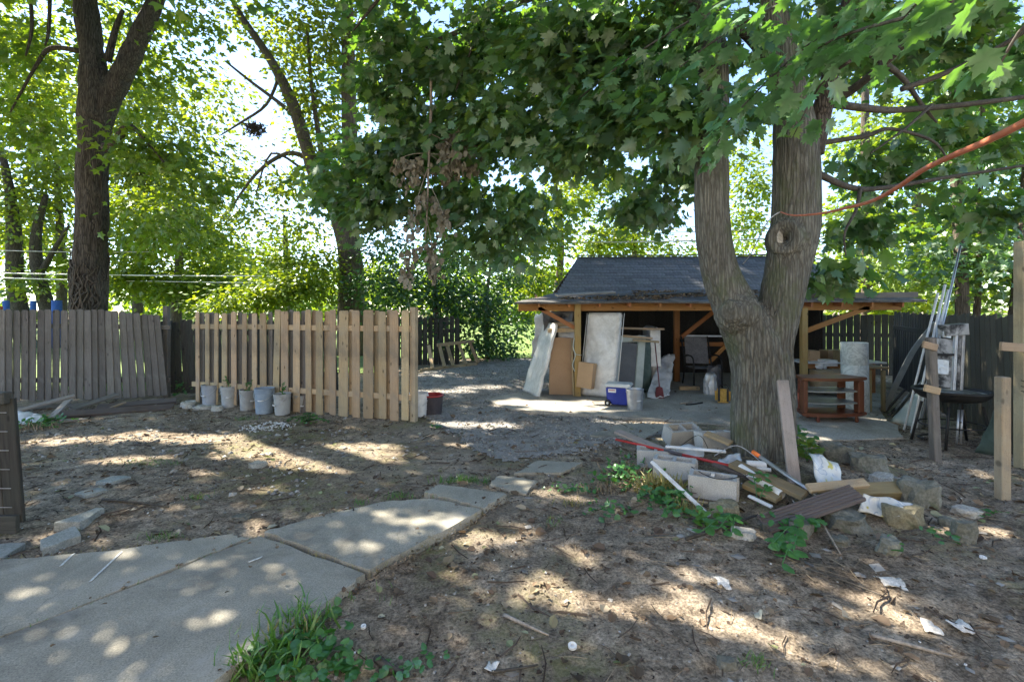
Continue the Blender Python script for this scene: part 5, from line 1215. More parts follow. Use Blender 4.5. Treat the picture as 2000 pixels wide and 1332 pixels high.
bl = [blob(1430, 60, 4.7, 90, 60, .4, 12), blob(1440, 210, 4.5, 60, 40, .3, 7), blob(1640, 60, 5.4, 120, 80, .5, 40), blob(1780, 60, 6, 140, 80, .6, 44), blob(1920, 120, 6.2, 110, 100, .6, 40), blob(1900, 260, 6.6, 120, 60, .6, 36), blob(1750, 330, 6.8, 100, 50, .6, 24), blob(1930, 400, 6.8, 90, 60, .6, 30), blob(1700, 440, 7.2, 70, 60, .5, 18), blob(1640, 520, 6.2, 45, 50, .35, 16)]
crown('crown', mp, cloud(bl, 9, .22, .16, MC, .4, .33, 2), LEAF, M['maple'])
# the leaves that show largest are leaves of their own
lm = []
for k_ in range(4):
    v, f = LEAF; v = v.copy(); v[:, 2] *= (.6, 1, 1.4, 1.1)[k_]; v[:, 0] *= (1, .92, 1.05, .97)[k_]; v[:, 2] += .05*np.sin(7*v[:, 1]+k_*2)*np.abs(v[:, 0])*2
    lm.append(npmesh('leaf', v, f, M['maplenear'], True))
strokes = [((1760, -40, 2.7), (1380, 285, 4.1), 70, .13), ((1830, 20, 2.5), (1480, 175, 3.6), 40, .13), ((2000, -70, 1.75), (1760, 40, 2.2), 14, .14), ((2080, 40, 1.7), (1940, 150, 1.95), 9, .14), ((1600, -30, 3.4), (1260, 190, 5.0), 48, .14), ((1660, 120, 3.0), (1550, 265, 3.5), 16, .13), ((1450, -20, 4.0), (1070, 245, 6.0), 56, .15), ((1480, 210, 4.2), (1370, 330, 4.5), 22, .13)]
nleaf = 0
for (a_, b_, n_, sz) in strokes:
    A, B = at(*a_), at(*b_); dr = (B-A).normalized(); sdv = dr.cross(Vector((0, 0, 1))).normalized()
    mid = A.lerp(B, .5)+Vector((0, 0, .1)); limb(mp, [A, mid, B], [.012, .008, .003], 'twig', 6, 5)
    for i in range(n_):
        t_ = (i+rnd.random())/n_; c_ = A.lerp(B, t_)+Vector((0, 0, .1*4*t_*(1-t_)))
        sgn = 1 if i % 2 else -1; off = abs(rnd.gauss(0, .16))*(1.1-.5*t_)
        p = c_+sdv*sgn*off+Vector((0, 0, rnd.gauss(-.03, .06)-off*.25))+dr*rnd.uniform(-.1, .1)
        d = dr*.8+sdv*sgn*rnd.uniform(.1, .9)+Vector((rnd.gauss(0, .25), rnd.gauss(0, .25), rnd.uniform(-.75, -.15)))
        nn = Vector((rnd.gauss(0, .3), rnd.gauss(-.1, .3), 1)); d.normalize()
        if sunlit(np.array([p]), .5)[0]: continue
        nn = (nn-d*nn.dot(d)).normalized(); sd_ = d.cross(nn); s_ = sz*rnd.uniform(.75, 1.25)
        Mx = Matrix(((sd_.x*s_, d.x*s_, nn.x*s_, p.x), (sd_.y*s_, d.y*s_, nn.y*s_, p.y), (sd_.z*s_, d.z*s_, nn.z*s_, p.z), (0, 0, 0, 1)))
        link('leaf', lm[i % 4], mp, Mx); nleaf += 1
# hanging dead branch with brown leaves
db = thing('dead_branch', 'broken dead branch with withered brown leaves hanging from the maple bough', 'branch', T(840, 100, 6.9))
DB = 6.75
tube('stem', [T(840, 96, DB), T(842, 200, DB), T(838, 300, DB), T(834, 420, DB), T(830, 470, DB)], [.014, .022, .018, .012, .006], M['deadtwig'], db, 7, 5)
dv = []
for (ax, ay, bx_, by_) in ((838, 260, 900, 300), (838, 290, 790, 350), (836, 300, 880, 340), (836, 300, 930, 320), (835, 330, 800, 440), (838, 240, 945, 290), (834, 350, 870, 430), (832, 420, 850, 520), (836, 300, 780, 310), (832, 440, 790, 530), (866, 270, 890, 250)):
    p0, p1 = T(ax, ay, DB), T(bx_, by_, DB-rnd.uniform(-.2, .3)); tube('twig', [p0, p0.lerp(p1, .5)+Vector((0, 0, .03)), p1], [.006, .005, .002], M['deadtwig'], db, 5, 3)
    for k_ in range(62):
        t_ = rnd.uniform(.35, 1.08); dv.append(p0.lerp(p1, t_)+Vector((rnd.gauss(0, .05), rnd.gauss(0, .06), -rnd.uniform(.0, .16))))
dv = np.array([tuple(x_) for x_ in dv]); q_ = np.random.RandomState(3); d = q_.normal(size=dv.shape)*.35; d[:, 2] -= 1; n = q_.normal(size=dv.shape); n[:, 2] *= .2
o = crown('withered_leaves', db, (dv, d, n, .10*q_.uniform(.6, 1.2, len(dv))), CURL, M['deadleaf'], False)

# ------------------------------------------------------------------ other trees
def tree(name, label, trunks, blobs, mat, per, csz, size, tmpl, seed, bark='barkfar', limbs=(), group=None, gaps=False, keep=None, base=None, shell=.55, droop=.3):
    b0 = Vector(base if base is not None else trunks[0][0][0]); b0.z = 0
    t = thing(name, label, 'tree' if 'shrub' not in name else 'shrub', b0, group)
    for i, (pts, rad) in enumerate(trunks): limb(t, pts, rad, bark, 12, 5, 'trunk' if i == 0 else 'branch')
    for pts, rad in limbs: limb(t, pts, rad, bark, 7, 4)
    if seed in (4, 5, 6, 7, 8, 10, 30, 51, 52): blobs = [(a_, b_, int(c_*1.55)) for a_, b_, c_ in blobs]
    if blobs: crown('crown', t, cloud(blobs, per, csz, size, None, droop, .45, seed, shell), tmpl, M[mat], gaps, keep)
    return t
# left maple with the vine stems
LD = 10.6; L_ = lambda px, py, D=LD: at(px, py, D)
lb = L_(176, 760); lb.z = 0
lt = thing('left_tree', 'tall dark forked tree behind the weathered fence with dead vine on its trunk', 'tree', lb)
def left_bark(p, n):
    w_ = np.stack([vnoise(p*3, 1), vnoise(p*3, 2), vnoise(p*3, 3)], 1)-.5; q_ = p+w_*np.array([.1, .1, .2])
    r1 = 1-np.abs(2*vnoise(q_*np.array([13, 13, 3.0]), 5)-1)
    return p+n*(.055*(r1-.6)+.05*(vnoise(p*1.7, 8)-.5))[:, None]
remeshed('trunk', [
    ([Vector((lb.x, LD, -.1)), L_(176, 700), L_(176, 600), L_(178, 480), L_(180, 330), L_(187, 230), L_(186, 170), L_(176, 80), L_(168, 0), L_(160, -150), L_(140, -420)], [.42, .35, .31, .29, .265, .30, .27, .225, .21, .19, .14]),
    ([L_(190, 280), L_(204, 220), L_(228, 165), L_(262, 95), L_(292, 30), L_(310, -20), L_(360, -160), L_(420, -380)], [.19, .19, .195, .18, .17, .165, .14, .1])],
    [], M['barkd'], lt, .045, left_bark, lb)
limb(lt, [L_(205, 290, 10.4), L_(228, 275, 10.3), L_(250, 245, 10.2), L_(285, 275, 10), L_(330, 330, 9.8)], [.10, .09, .06, .035, .012], 'barkd')
limb(lt, [L_(155, 100), L_(100, 95), L_(70, 130), L_(20, 220)], [.06, .05, .035, .015], 'barkd')
limb(lt, [L_(210, 120), L_(225, 60), L_(240, 20)], [.08, .06, .04], 'barkd')
for i in range(34):
    a_ = rnd.uniform(-1.5, 1.5)+math.pi*1.5; z0 = rnd.uniform(1.0, 2.1); pts = []
    for j in range(7):
        a_ += rnd.uniform(-.35, .35); z0 += rnd.uniform(.02, .24); r_2 = .325+.03*rnd.random()-.02*j/7
        pts.append((lb.x+math.cos(a_)*r_2, LD+math.sin(a_)*r_2, z0))
    tube('vine_stem', pts, [.018, .018, .016, .014, .011, .008, .005], M['barkfar'] if i % 2 else M['twig'], lt, 6, 4)
for (pts) in ([(60, 0), (62, 60), (50, 110)], [(98, -20), (95, 60), (88, 90)]): limb(lt, [L_(x_, y_, 9.8) for x_, y_ in pts], [.035, .03, .015], 'barkd')
bl = [blob(60, 70, 11, 110, 90, 1.0, 46), blob(300, 120, 11.5, 80, 80, 1.0, 26), blob(60, 260, 11.5, 90, 80, 1.0, 36), blob(300, 290, 10.2, 110, 70, .8, 44), blob(390, 360, 10.6, 70, 50, .6, 20), blob(380, 40, 12, 90, 60, 1.0, 24), blob(-80, 120, 11, 100, 140, 1.2, 40), blob(250, 210, 11.8, 60, 60, .8, 16), blob(150, -60, 10.5, 250, 50, 1.4, 60), blob(330, 450, 11.2, 100, 50, .7, 26)]
crown('crown', lt, cloud(bl, 11, .34, .17, L_(180, 100), .4, .35, 3), MID, M['leafb'])
limb(lt, [L_(300, -10), L_(420, -60, 9.6), L_(560, -120, 8.6)], [.12, .08, .04], 'barkd')

MD = 17; m_ = lambda px, py, D=MD: at(px, py, D)
mb0 = m_(686, 700); mb0.z = 0
bl = [blob(560, 50, 18, 60, 60, 1.5, 34), blob(460, 30, 19, 45, 50, 1.2, 14), blob(620, 190, 17.5, 70, 80, 1.5, 52), blob(640, 60, 17, 70, 80, 1.5, 46), blob(430, 190, 19, 50, 70, 1.2, 24), blob(560, 350, 18, 60, 45, 1.2, 26), blob(655, 320, 17, 55, 80, 1.2, 40), blob(450, 330, 19, 60, 50, 1.2, 26), blob(480, 410, 19, 60, 40, 1.2, 24), blob(590, 430, 17.5, 45, 40, 1.0, 12), blob(700, 100, 18, 60, 120, 1.5, 40), blob(560, 130, 18, 30, 30, .8, 8), blob(600, 270, 18, 40, 40, 1, 12)]
tree('tall_tree', 'slender yellow green tree with leaning limbs behind the new fence', [
    ([mb0, m_(686, 600), m_(684, 500), m_(655, 410), m_(615, 340), m_(600, 290), m_(570, 200), m_(530, 120), m_(470, 30), m_(440, -30)], [.50, .46, .40, .27, .24, .22, .2, .15, .1, .05])],
    bl, 'leafa', 12, .42, .2, KITE, 4, 'barkfar',
    [([m_(684, 500), m_(686, 380), m_(682, 200), m_(680, 60), m_(676, -80)], [.36, .30, .26, .22, .18]), ([m_(605, 310), m_(560, 300), m_(500, 340), m_(450, 410)], [.1, .08, .06, .03]),
     ([m_(640, 370), m_(625, 280), m_(608, 160), m_(600, 60)], [.12, .1, .07, .04]), ([m_(590, 240), m_(550, 205), m_(490, 160), m_(440, 120)], [.09, .07, .05, .03]), ([m_(590, 330), m_(530, 300), m_(500, 380)], [.05, .04, .02]), ([m_(545, 150), m_(520, 205), m_(470, 240), m_(430, 265)], [.06, .05, .04, .02])], shell=.6)
nc = m_(498, 253, 17); nv = []
for i in range(130):
    a_ = rnd.uniform(0, 6.28); p_ = nc+Vector((math.cos(a_)*rnd.uniform(.05, .33), math.sin(a_)*rnd.uniform(.05, .33), rnd.uniform(-.16, .16))); nv.append(tuple(p_))
nv = np.array(nv); qn = np.random.RandomState(2); v, f = stamp(nv, qn.normal(size=nv.shape), qn.normal(size=nv.shape), qn.uniform(.2, .4, len(nv)), (STICK[0]*np.array([2.6, 1, 2.6])-np.array([0, .5, 0]), STICK[1]))
bn = link('bird_nest', npmesh('bird_nest', v, f, M['barkd'])); tag(bn, 'dark twig nest in a high fork of the slender tree', 'nest')
tree('background_tree', 'two stemmed dark tree far behind the fence at the playground', [([Vector((-23, 23, 0)), at(30, 560, 23), at(28, 470, 23), at(20, 380, 23), at(0, 280, 23)], [.4, .33, .3, .2, .1])],
     [blob(40, 400, 23, 80, 80, 2, 60), blob(-60, 300, 23, 100, 100, 2, 50), blob(60, 550, 22, 50, 25, 1, 16), blob(100, 340, 24, 70, 60, 2, 40)], 'leafa', 12, .5, .24, KITE, 5, 'barkd', [([Vector((-21.5, 23, 0)), at(75, 540, 23), at(70, 460, 23), at(90, 380, 23)], [.36, .28, .22, .1]), ([at(75, 540, 23), at(110, 480, 23), at(135, 440, 23)], [.16, .1, .05])])
tree('background_tree', 'broad bright yellow green tree low over the fence behind the vine trunk', [([at(345, 700, 19), at(345, 600, 19), at(350, 500, 19), at(340, 400, 19)], [.2, .18, .14, .06])],
     [blob(300, 440, 19, 90, 60, 1.5, 90), blob(430, 540, 19, 60, 50, 1.2, 50), blob(260, 540, 18, 60, 50, 1.2, 70), blob(340, 560, 18, 70, 45, 1.2, 44), blob(400, 470, 20, 60, 50, 1.5, 36), blob(240, 400, 19, 50, 50, 1, 30)], 'leafbright', 12, .42, .2, KITE, 6, 'barkfar', base=(-13, 19, 0), shell=.7)
tree('background_tree', 'pale hazy tree far off between the left trunk and the slender tree', [([at(420, 660, 38), at(420, 560, 38), at(410, 400, 38)], [.3, .25, .1])], [blob(420, 500, 38, 80, 70, 3, 60), blob(330, 330, 36, 90, 80, 3, 60), blob(190, 300, 36, 120, 120, 3, 70), blob(110, 180, 34, 110, 110, 3, 60), blob(330, 180, 38, 80, 90, 3, 36), blob(60, 470, 36, 90, 60, 3, 50)], 'leafa', 12, .8, .4, KITE, 7, base=(-23, 38, 0), shell=.6)
tree('background_tree', 'sunny tree filling the gap left of the vine covered trunk', [([at(120, 700, 26), at(120, 520, 26), at(110, 300, 26)], [.25, .22, .1])], [blob(60, 200, 26, 90, 90, 2, 110), blob(110, 330, 26, 70, 80, 2, 80), blob(20, 60, 26, 90, 90, 2, 100), blob(50, 430, 26, 90, 80, 2, 70), blob(250, 60, 27, 80, 80, 2, 50), blob(120, 520, 25, 50, 40, 1.5, 30)], 'leafbright', 12, .55, .27, KITE, 51, base=(-24, 26, 0), shell=.6)
tree('background_tree', 'sunny tree filling the view right of the vine covered trunk', [([at(270, 700, 24), at(270, 520, 24), at(280, 300, 24)], [.25, .22, .1])], [blob(280, 190, 24, 80, 90, 2, 80), blob(270, 340, 24, 80, 80, 2, 100), blob(360, 420, 24, 80, 70, 2, 100), blob(250, 480, 23, 70, 60, 1.5, 60), blob(380, 250, 25, 60, 60, 1.5, 26), blob(380, 560, 23, 70, 40, 1.5, 60), blob(440, 480, 25, 60, 50, 1.5, 26)], 'leafa', 12, .5, .25, KITE, 52, base=(-19, 24, 0), shell=.6)
tree('background_tree', 'yellow green tree low in the gap left of the slender tree', [([at(560, 700, 30), at(560, 540, 30), at(555, 420, 30)], [.25, .2, .08])], [blob(560, 470, 30, 60, 60, 2, 40), blob(470, 520, 29, 60, 50, 2, 50), blob(620, 530, 30, 60, 45, 2, 40), blob(730, 540, 30, 60, 45, 2, 40)], 'leafbright', 12, .6, .3, KITE, 53, base=(-14, 30, 0), shell=.6)
tree('background_shrub', 'bright bushy shrub just behind the left half of the new fence', [([Vector((-8.5, 15, 0)), at(500, 640, 15), at(500, 560, 15)], [.06, .05, .02])], [blob(520, 575, 15, 70, 40, .8, 60), blob(440, 590, 14.5, 50, 25, .6, 26), blob(600, 560, 15.5, 60, 45, .8, 50), blob(560, 510, 16.5, 60, 45, .8, 40), blob(640, 520, 16.5, 40, 70, .8, 40)], 'leafbright', 12, .3, .15, KITE, 8, shell=.7)
tree('dark_shrub', 'dark bushy evergreen mass between the new fence and the gravel drive', [([Vector((-2.2, 15.3, 0)), at(850, 600, 15), at(850, 480, 15)], [.12, .09, .03]), ([Vector((-.8, 16, 0)), at(950, 600, 16), at(960, 500, 16)], [.1, .07, .02])],
     [blob(780, 560, 14.6, 60, 60, .8, 60), blob(870, 580, 14.8, 80, 70, 1, 90), blob(950, 600, 15.5, 70, 70, 1, 90), blob(900, 510, 16, 100, 50, 1, 70), blob(760, 480, 16, 60, 50, 1, 40), blob(1000, 540, 17, 60, 60, 1, 60), blob(930, 670, 15, 60, 28, .7, 50), blob(975, 680, 16, 40, 24, .6, 36), blob(1010, 640, 17, 40, 40, .8, 34), blob(850, 500, 17, 90, 60, 1, 80), blob(990, 470, 18, 60, 60, 1, 60), blob(720, 560, 15.5, 60, 50, .8, 60), blob(820, 640, 15.5, 60, 50, .6, 50)], 'leafdark', 14, .3, .14, KITE, 9, shell=.7)
tree('background_tree', 'sunny yellow green tree above the left end of the shed roof', [([Vector((1.5, 21, 0)), at(1090, 560, 21), at(1095, 450, 21), at(1080, 330, 21)], [.2, .17, .14, .06])],
     [blob(1060, 470, 20, 55, 70, 1.2, 70), blob(1110, 400, 21, 60, 60, 1.4, 70), blob(1170, 350, 23, 80, 60, 1.5, 70), blob(1050, 560, 19, 50, 50, 1, 44), blob(1190, 440, 24, 60, 35, 1.5, 24), blob(1010, 430, 20, 40, 50, 1, 20)], 'leafbright', 12, .42, .2, KITE, 10, shell=.7)
tree('background_tree', 'bright tree rising behind the shed ridge left of the maple', [([Vector((6.5, 26, 0)), at(1240, 540, 26), at(1238, 430, 26)], [.22, .18, .08])], [blob(1220, 470, 26, 90, 45, 1.5, 110), blob(1300, 490, 27, 60, 25, 1.5, 40), blob(1170, 480, 25, 60, 40, 1.2, 60), blob(1450, 430, 26, 45, 80, 1.5, 80), blob(1480, 360, 25, 45, 70, 1.5, 60), blob(1250, 400, 27, 70, 40, 1.5, 50), blob(1440, 310, 26, 40, 60, 1.5, 40)], 'leafbright', 12, .5, .24, KITE, 11, shell=.7)
# right background trees
for i, (px, D, lab, wr) in enumerate(((1880, 9.8, 'slim grey trunk behind the plank fence beside the white poles', .11), (1898, 10.2, 'thinnest trunk behind the plank fence', .06), (1962, 9.4, 'leaning slim trunk behind the plank fence near the tall post', .10), (1690, 14, 'slim trunk behind the right end of the shed roof', .13))):
    b0 = at(px, 600, D); b0.z = 0; top = at(px+(-20, 25, 70, 0)[i], 100, D)
    bl = [blob(px+dx, py, D+dd, 100, 70, 1.0, n__) for dx, py, dd, n__ in (((0, 300, 0, 40), (-60, 480, .5, 30), (60, 120, 0, 40)), ((40, 430, 0, 34), (-40, 200, 1, 36), (60, 540, -.3, 26)), ((20, 300, .5, 36), (0, 500, 0, 34), (40, 60, 0, 40)), ((0, 430, 0, 46), (20, 280, .5, 46), (60, 530, -1, 40)))[i]]
    tree('thin_tree', lab, [([b0, b0.lerp(top, .3)+Vector((.05, 0, 0)), b0.lerp(top, .65), top], [wr*1.3, wr, wr*.9, wr*.6])], bl, ('maple', 'leafb', 'maple', 'leafb')[i], 11, .32, .16, MID, 20+i, 'barkfar', group='slim trees behind the plank fence', shell=.6)
tree('background_tree', 'dense sunlit green trees closing the view behind the right fence', [([Vector((14, 17, 0)), at(1790, 500, 17), at(1790, 300, 17)], [.2, .17, .1])], [blob(1680, 430, 17, 80, 90, 1.5, 60), blob(1800, 450, 17, 100, 90, 1.5, 80), blob(1930, 480, 16, 90, 90, 1.5, 70), blob(1720, 280, 18, 110, 90, 1.5, 70), blob(1870, 250, 18, 120, 110, 1.5, 80), blob(1990, 300, 17, 80, 160, 1.5, 60), blob(1660, 540, 15.5, 70, 40, 1, 40), blob(1740, 590, 14.5, 90, 30, 1, 44), blob(1680, 140, 19, 130, 100, 2, 60), blob(1850, 80, 19, 150, 100, 2, 60), blob(1590, 60, 20, 120, 100, 2, 50), blob(1455, 480, 19, 30, 30, 1, 10)], 'leafbright', 12, .4, .19, KITE, 30, shell=.7)
# shade canopy high above the yard, mostly over the frame
r_ = np.random.RandomState(5); n_ = 1250
gxx, gyy = [x_.ravel() for x_ in np.meshgrid(np.arange(-9.5, 10.5, .35), np.arange(.8, 12.2, .35))]; n_ = len(gxx); gxx = gxx+r_.uniform(-.17, .17, n_); gyy = gyy+r_.uniform(-.17, .17, n_); zz = np.clip(gyy+r_.uniform(3.0, 6.5, n_), 5.5, 15)
def covered(x_, y_):
    G_ = np.concatenate([p_-SUNv*(p_[:, 2]/SUNv[2])[:, None] for p_, a_ in ALLP]); A_ = np.concatenate([a_ for p_, a_ in ALLP])
    hst, _, _ = np.histogram2d(G_[:, 0], G_[:, 1], bins=[np.arange(-10, 11.5, .35), np.arange(.4, 13, .35)], weights=A_)
    hst = hst*.62/(.35*.35*SUNv[2]); ix = np.clip(((x_+10)/.35).astype(int), 0, hst.shape[0]-1); iy = np.clip(((y_-.4)/.35).astype(int), 0, hst.shape[1]-1)
    return hst[ix, iy]
need = np.clip((5.6-covered(gxx, gyy))/4.2, 0, 1); kk = need > .12; gxx, gyy, zz, need = gxx[kk], gyy[kk], zz[kk], need[kk]
cc = np.stack([gxx, gyy, zz*0], 1)+SUNv*(zz/SUNv[2])[:, None]
left = cc[:, 0] < -4.2
for px, py, D, rr_ in ((1010, 70, 6.6, .5), (1150, 190, 6.0, .45), (880, 130, 7, .4), (1450, 150, 4.5, .4), (1560, 90, 3.6, .35), (1250, 90, 5.8, .45), (760, 120, 7, .4), (930, 300, 7.2, .35), (1700, 60, 4.0, .4), (1850, 150, 6, .5), (1330, 40, 5.5, .35), (820, 350, 7.4, .3)):
    c_ = at(px, py, D); c_ = c_-SUN*(c_.z/SUN.z); SP.append((c_.x, c_.y, rr_, rr_*.8))
def canopy(parent, cs, mat, seed, k_=32):
    P = np.repeat(cs, (need[left if parent is lt else ~left]*k_).astype(int)+1, 0); q_ = np.random.RandomState(seed); P = P+q_.normal(size=P.shape)*np.array([.30, .30, .14])
    d = q_.normal(size=P.shape); d[:, 2] -= .4; n = q_.normal(size=P.shape)*.45; n[:, 2] += 1
    return crown('crown', parent, (P, d, n, .205*q_.uniform(.75, 1.2, len(P))), MID, mat)
canopy(mp, cc[~left], M['maple'], 1)
canopy(lt, cc[left], M['leafb'], 2)
# a wood far off that reads as one mass
r_ = np.random.RandomState(9); fb_ = []
for i in range(150):
    a_ = r_.uniform(-1.05, 1.05); D = r_.uniform(48, 75); X = math.tan(a_)*D*.95
    if -1.2 < X/D < 1.2: fb_.append(((X, D, r_.uniform(.5, 6.5)), (3.5, 3, 2.8), 22))
o = crown('distant_treeline', None, cloud(fb_, 12, 1.1, .75, None, .2, .6, 40, .7), KITE, M['leafb'], False); tag(o, 'far off row of green trees along the horizon', kind='stuff')

# ------------------------------------------------------------------ playground posts, wires, cord
for i, (px, wd, lab) in enumerate(((12, .22, 'leftmost blue post seen over the weathered fence'), (65, .2, 'middle blue post seen over the weathered fence'), (111, .34, 'wide blue post nearest the vine covered trunk'))):
    D = 20; b0 = at(px, 600, D); t_ = tube('blue_post', [(b0.x, D, -.05), (b0.x, D, H+13/F*D)], wd/2, M['bluepaint'], None, 10); tag(t_, lab, 'post', 'blue posts behind the fence')
def wire(lab, a_, b_, sag, r_, mat='cable'):
    A, B = at(*a_), at(*b_); pts = [A.lerp(B, t_)-Vector((0, 0, sag*4*t_*(1-t_))) for t_ in np.linspace(0, 1, 17)]
    tag(tube('utility_cable', pts, r_, M[mat], None, 6), lab, 'cable', 'overhead cables')
wire('lowest thick overhead cable above the shed ridge', (950, 474, 24), (1620, 462, 24), .1, .035)
wire('middle overhead cable above the shed roof', (950, 462, 25), (1620, 441, 25), .1, .025)
wire('highest thin overhead cable above the shed roof', (950, 455, 26), (1620, 430, 26), .1, .018)
wire('upper bright cable crossing behind the left trunk', (-60, 532, 17), (640, 539, 17), .05, .018, 'whiteplastic')
wire('lower bright cable crossing behind the left trunk', (-60, 541, 17.5), (640, 553, 17.5), .05, .018, 'whiteplastic')
wire('dim cable above the two bright ones on the left', (-60, 487, 18), (300, 492, 18), .05, .014)
oc = thing('orange_cord', 'orange cord running from the maple trunk to the upper right', 'cord', at(1530, 418, 4.82))
tube('cord', [at(1524, 414, 4.86), at(1550, 421, 4.6), at(1605, 417, 4.2), at(1650, 407, 3.8), at(1700, 394, 3.4), at(1750, 368, 3.0), at(1800, 334, 2.65), at(1850, 309, 2.35), at(1925, 277, 2.05), at(2000, 240, 1.8), at(2120, 175, 1.55)], [.006, .008, .011, .012, .0125, .013, .0135, .0135, .014, .0145, .015], M['orange'], oc, 10, 6)
tube('tail_wire', [at(1524, 414, 4.86), at(1508, 424, 4.83), at(1492, 445, 4.9), at(1480, 470, 5.3), at(1464, 500, 5.5), at(1452, 515, 5.7)], .006, M['cable'], oc, 6, 5)

# ------------------------------------------------------------------ litter, pebbles, weeds, grass
def ground_scatter(name, lab, n_, region, tmpl, smin, smax, mat, tilt=.3, lift=.004, seed=0, dens=None, parent=None):
    q_ = np.random.RandomState(seed+500)
    px = q_.uniform(region[0], region[2], n_); D = q_.uniform(region[1], region[3], n_)
    x_, y_ = px, D
    if dens is not None:
        k_ = q_.uniform(0, 1, n_) < dens(x_, y_); x_, y_ = x_[k_], y_[k_]
    m = len(x_); P = np.stack([x_, y_, gz_np(x_, y_)+lift], 1)
    a_ = q_.uniform(0, 2*np.pi, m); d = np.stack([np.cos(a_), np.sin(a_), q_.normal(size=m)*tilt*.6], 1)
    n = np.stack([q_.normal(size=m)*tilt, q_.normal(size=m)*tilt, np.ones(m)], 1)
    s_ = q_.uniform(smin, smax, m)*q_.choice([1, 1, .7, 1.3], m)
    v, f = stamp(P, d, n, s_, tmpl)
    o = link(name, npmesh(name, v, f, M[mat], False)); tag(o, lab, kind='stuff'); return o
pn = lambda x_, y_, sc, sd: vnoise(np.stack([x_*sc, y_*sc, x_*0], 1), sd)
def inpoly(poly):
    P = [(p[0], p[1]) for p in poly]
    def fn_(x_, y_):
        ins = np.zeros(len(x_), bool)
        for i in range(len(P)):
            a_, b_ = P[i], P[(i+1) % len(P)]; c_ = ((a_[1] > y_) != (b_[1] > y_)); ins ^= c_ & (x_ < (b_[0]-a_[0])*(y_-a_[1])/((b_[1]-a_[1]) or 1e-9)+a_[0])
        return ins
    return fn_
PATHP = [A1, A0, q(512, 1040), q(636, 1005), q(758, 978), q(826, 962), q(858, 946), q(992, 965), q(944, 996), E0, E1, Ef, Jf, Af] if False else None
q = lambda x, y: g(x, y, ZP)
onpath_f = inpoly([Af, A1, A0, q(636, 1005), q(758, 978), q(858, 946), q(992, 965), E0, E1, Ef, Jf])
onpad = inpoly([g(950, 782), (1.25, 12.6), (7.1, 12.6), (7.1, 9.3), g(1716, 800), g(1765, 858), g(1610, 866), g(1290, 822), g(1000, 803)])
ongr = inpoly(gravel_poly)
free = lambda x_, y_: (~onpath_f(x_, y_)) & (~onpad(x_, y_))
ground_scatter('leaf_litter', 'dry brown leaves scattered over the dirt', 5200, (-8, 1.3, 6.5, 9), CURL, .025, .075, 'litter', .35, .004, 1, lambda x_, y_: free(x_, y_)*(.12+.9*(pn(x_, y_, .9, 3) > .5))*np.clip(9/(y_+1)**1.1, .2, 1))
ground_scatter('wood_chips', 'dark bark chips and crumbs mixed into the dirt', 26000, (-8, 1.2, 6.5, 8.5), CURL, .008, .028, 'chips', .4, .003, 2, lambda x_, y_: free(x_, y_)*(.1+.9*pn(x_, y_, 1.3, 6))*np.clip(6/(y_+1), .2, 1))
ground_scatter('twig_litter', 'thin twigs strewn over the dirt', 2600, (-8, 1.2, 6.5, 9), STICK, .05, .24, 'chips', .12, .006, 3, lambda x_, y_: free(x_, y_)*np.clip(6/(y_+1), .3, 1))
ground_scatter('dirt_pebbles', 'small grey stones in the dirt', 9000, (-8, 1.2, 7, 9), STONE, .006, .022, 'pebble', .6, .001, 4, lambda x_, y_: free(x_, y_)*(.2+.8*pn(x_, y_, .7, 9)))
ground_scatter('gravel', 'loose grey gravel of the drive', 30000, (-2.2, 4.8, 3.6, 17), STONE, .018, .045, 'pebble', .7, .012, 5, lambda x_, y_: ongr(x_, y_)*np.clip(8.5/y_, .3, 1))
ground_scatter('white_gravel', 'patch of white stones spilled before the buckets', 1500, (-4.4, 6.3, -2.9, 7.7), STONE, .016, .036, 'whitepebble', .6, .01, 6, lambda x_, y_: np.clip(1.2-((x_+3.45)/.38)**2-((y_-6.88)/.33)**2, 0, 1))
ground_scatter('white_bits', 'tiny white plaster bits over the yard', 1700, (-7.5, 1.2, 6, 8.5), STONE, .006, .02, 'whitepebble', .5, .004, 7, lambda x_, y_: free(x_, y_)*(.12+.9*(pn(x_, y_, .6, 12) > .58)))
ground_scatter('path_litter', 'small leaves and grit lying on the concrete path', 160, (-4, 1.2, 1, 4.8), CURL, .012, .05, 'litter', .2, ZP+.03, 8, lambda x_, y_: onpath_f(x_, y_)*.6)
ground_scatter('pad_litter', 'leaves and grit lying on the concrete pad', 700, (0, 7, 7, 9.6), CURL, .02, .06, 'litter', .3, .07, 9, lambda x_, y_: onpad(x_, y_)*(.15+.85*(x_ > 4.6)*(y_ < 7.6)))
ground_scatter('rubble', 'broken slate and stone bits over the back of the yard', 900, (-8, 4.3, -1, 8.6), STONE, .025, .075, 'pebble', .5, .004, 31, lambda x_, y_: free(x_, y_)*(.1+.9*(pn(x_, y_, .8, 44) > .52)))
ground_scatter('slate_chips', 'flat grey slate chips trodden into the dirt', 500, (-7, 1.6, 4, 8), (STONE[0]*np.array([1.2, .8, .25]), STONE[1]), .03, .09, 'pebble', .12, .004, 32, lambda x_, y_: free(x_, y_)*(.15+.85*(pn(x_, y_, .7, 48) > .55)))
ground_scatter('leaf_drift', 'drifts of brown leaves at the fence foot and round the debris', 2600, (-8, 3.2, 5.5, 9), CURL, .03, .085, 'litter', .5, .012, 33, lambda x_, y_: free(x_, y_)*np.clip(np.exp(-((y_-8.1-.06*x_)/.5)**2)*(x_ < -5)+np.exp(-((np.hypot(x_-2.6, (y_-4.6))-1.25)/.3)**2)*.8, 0, 1))
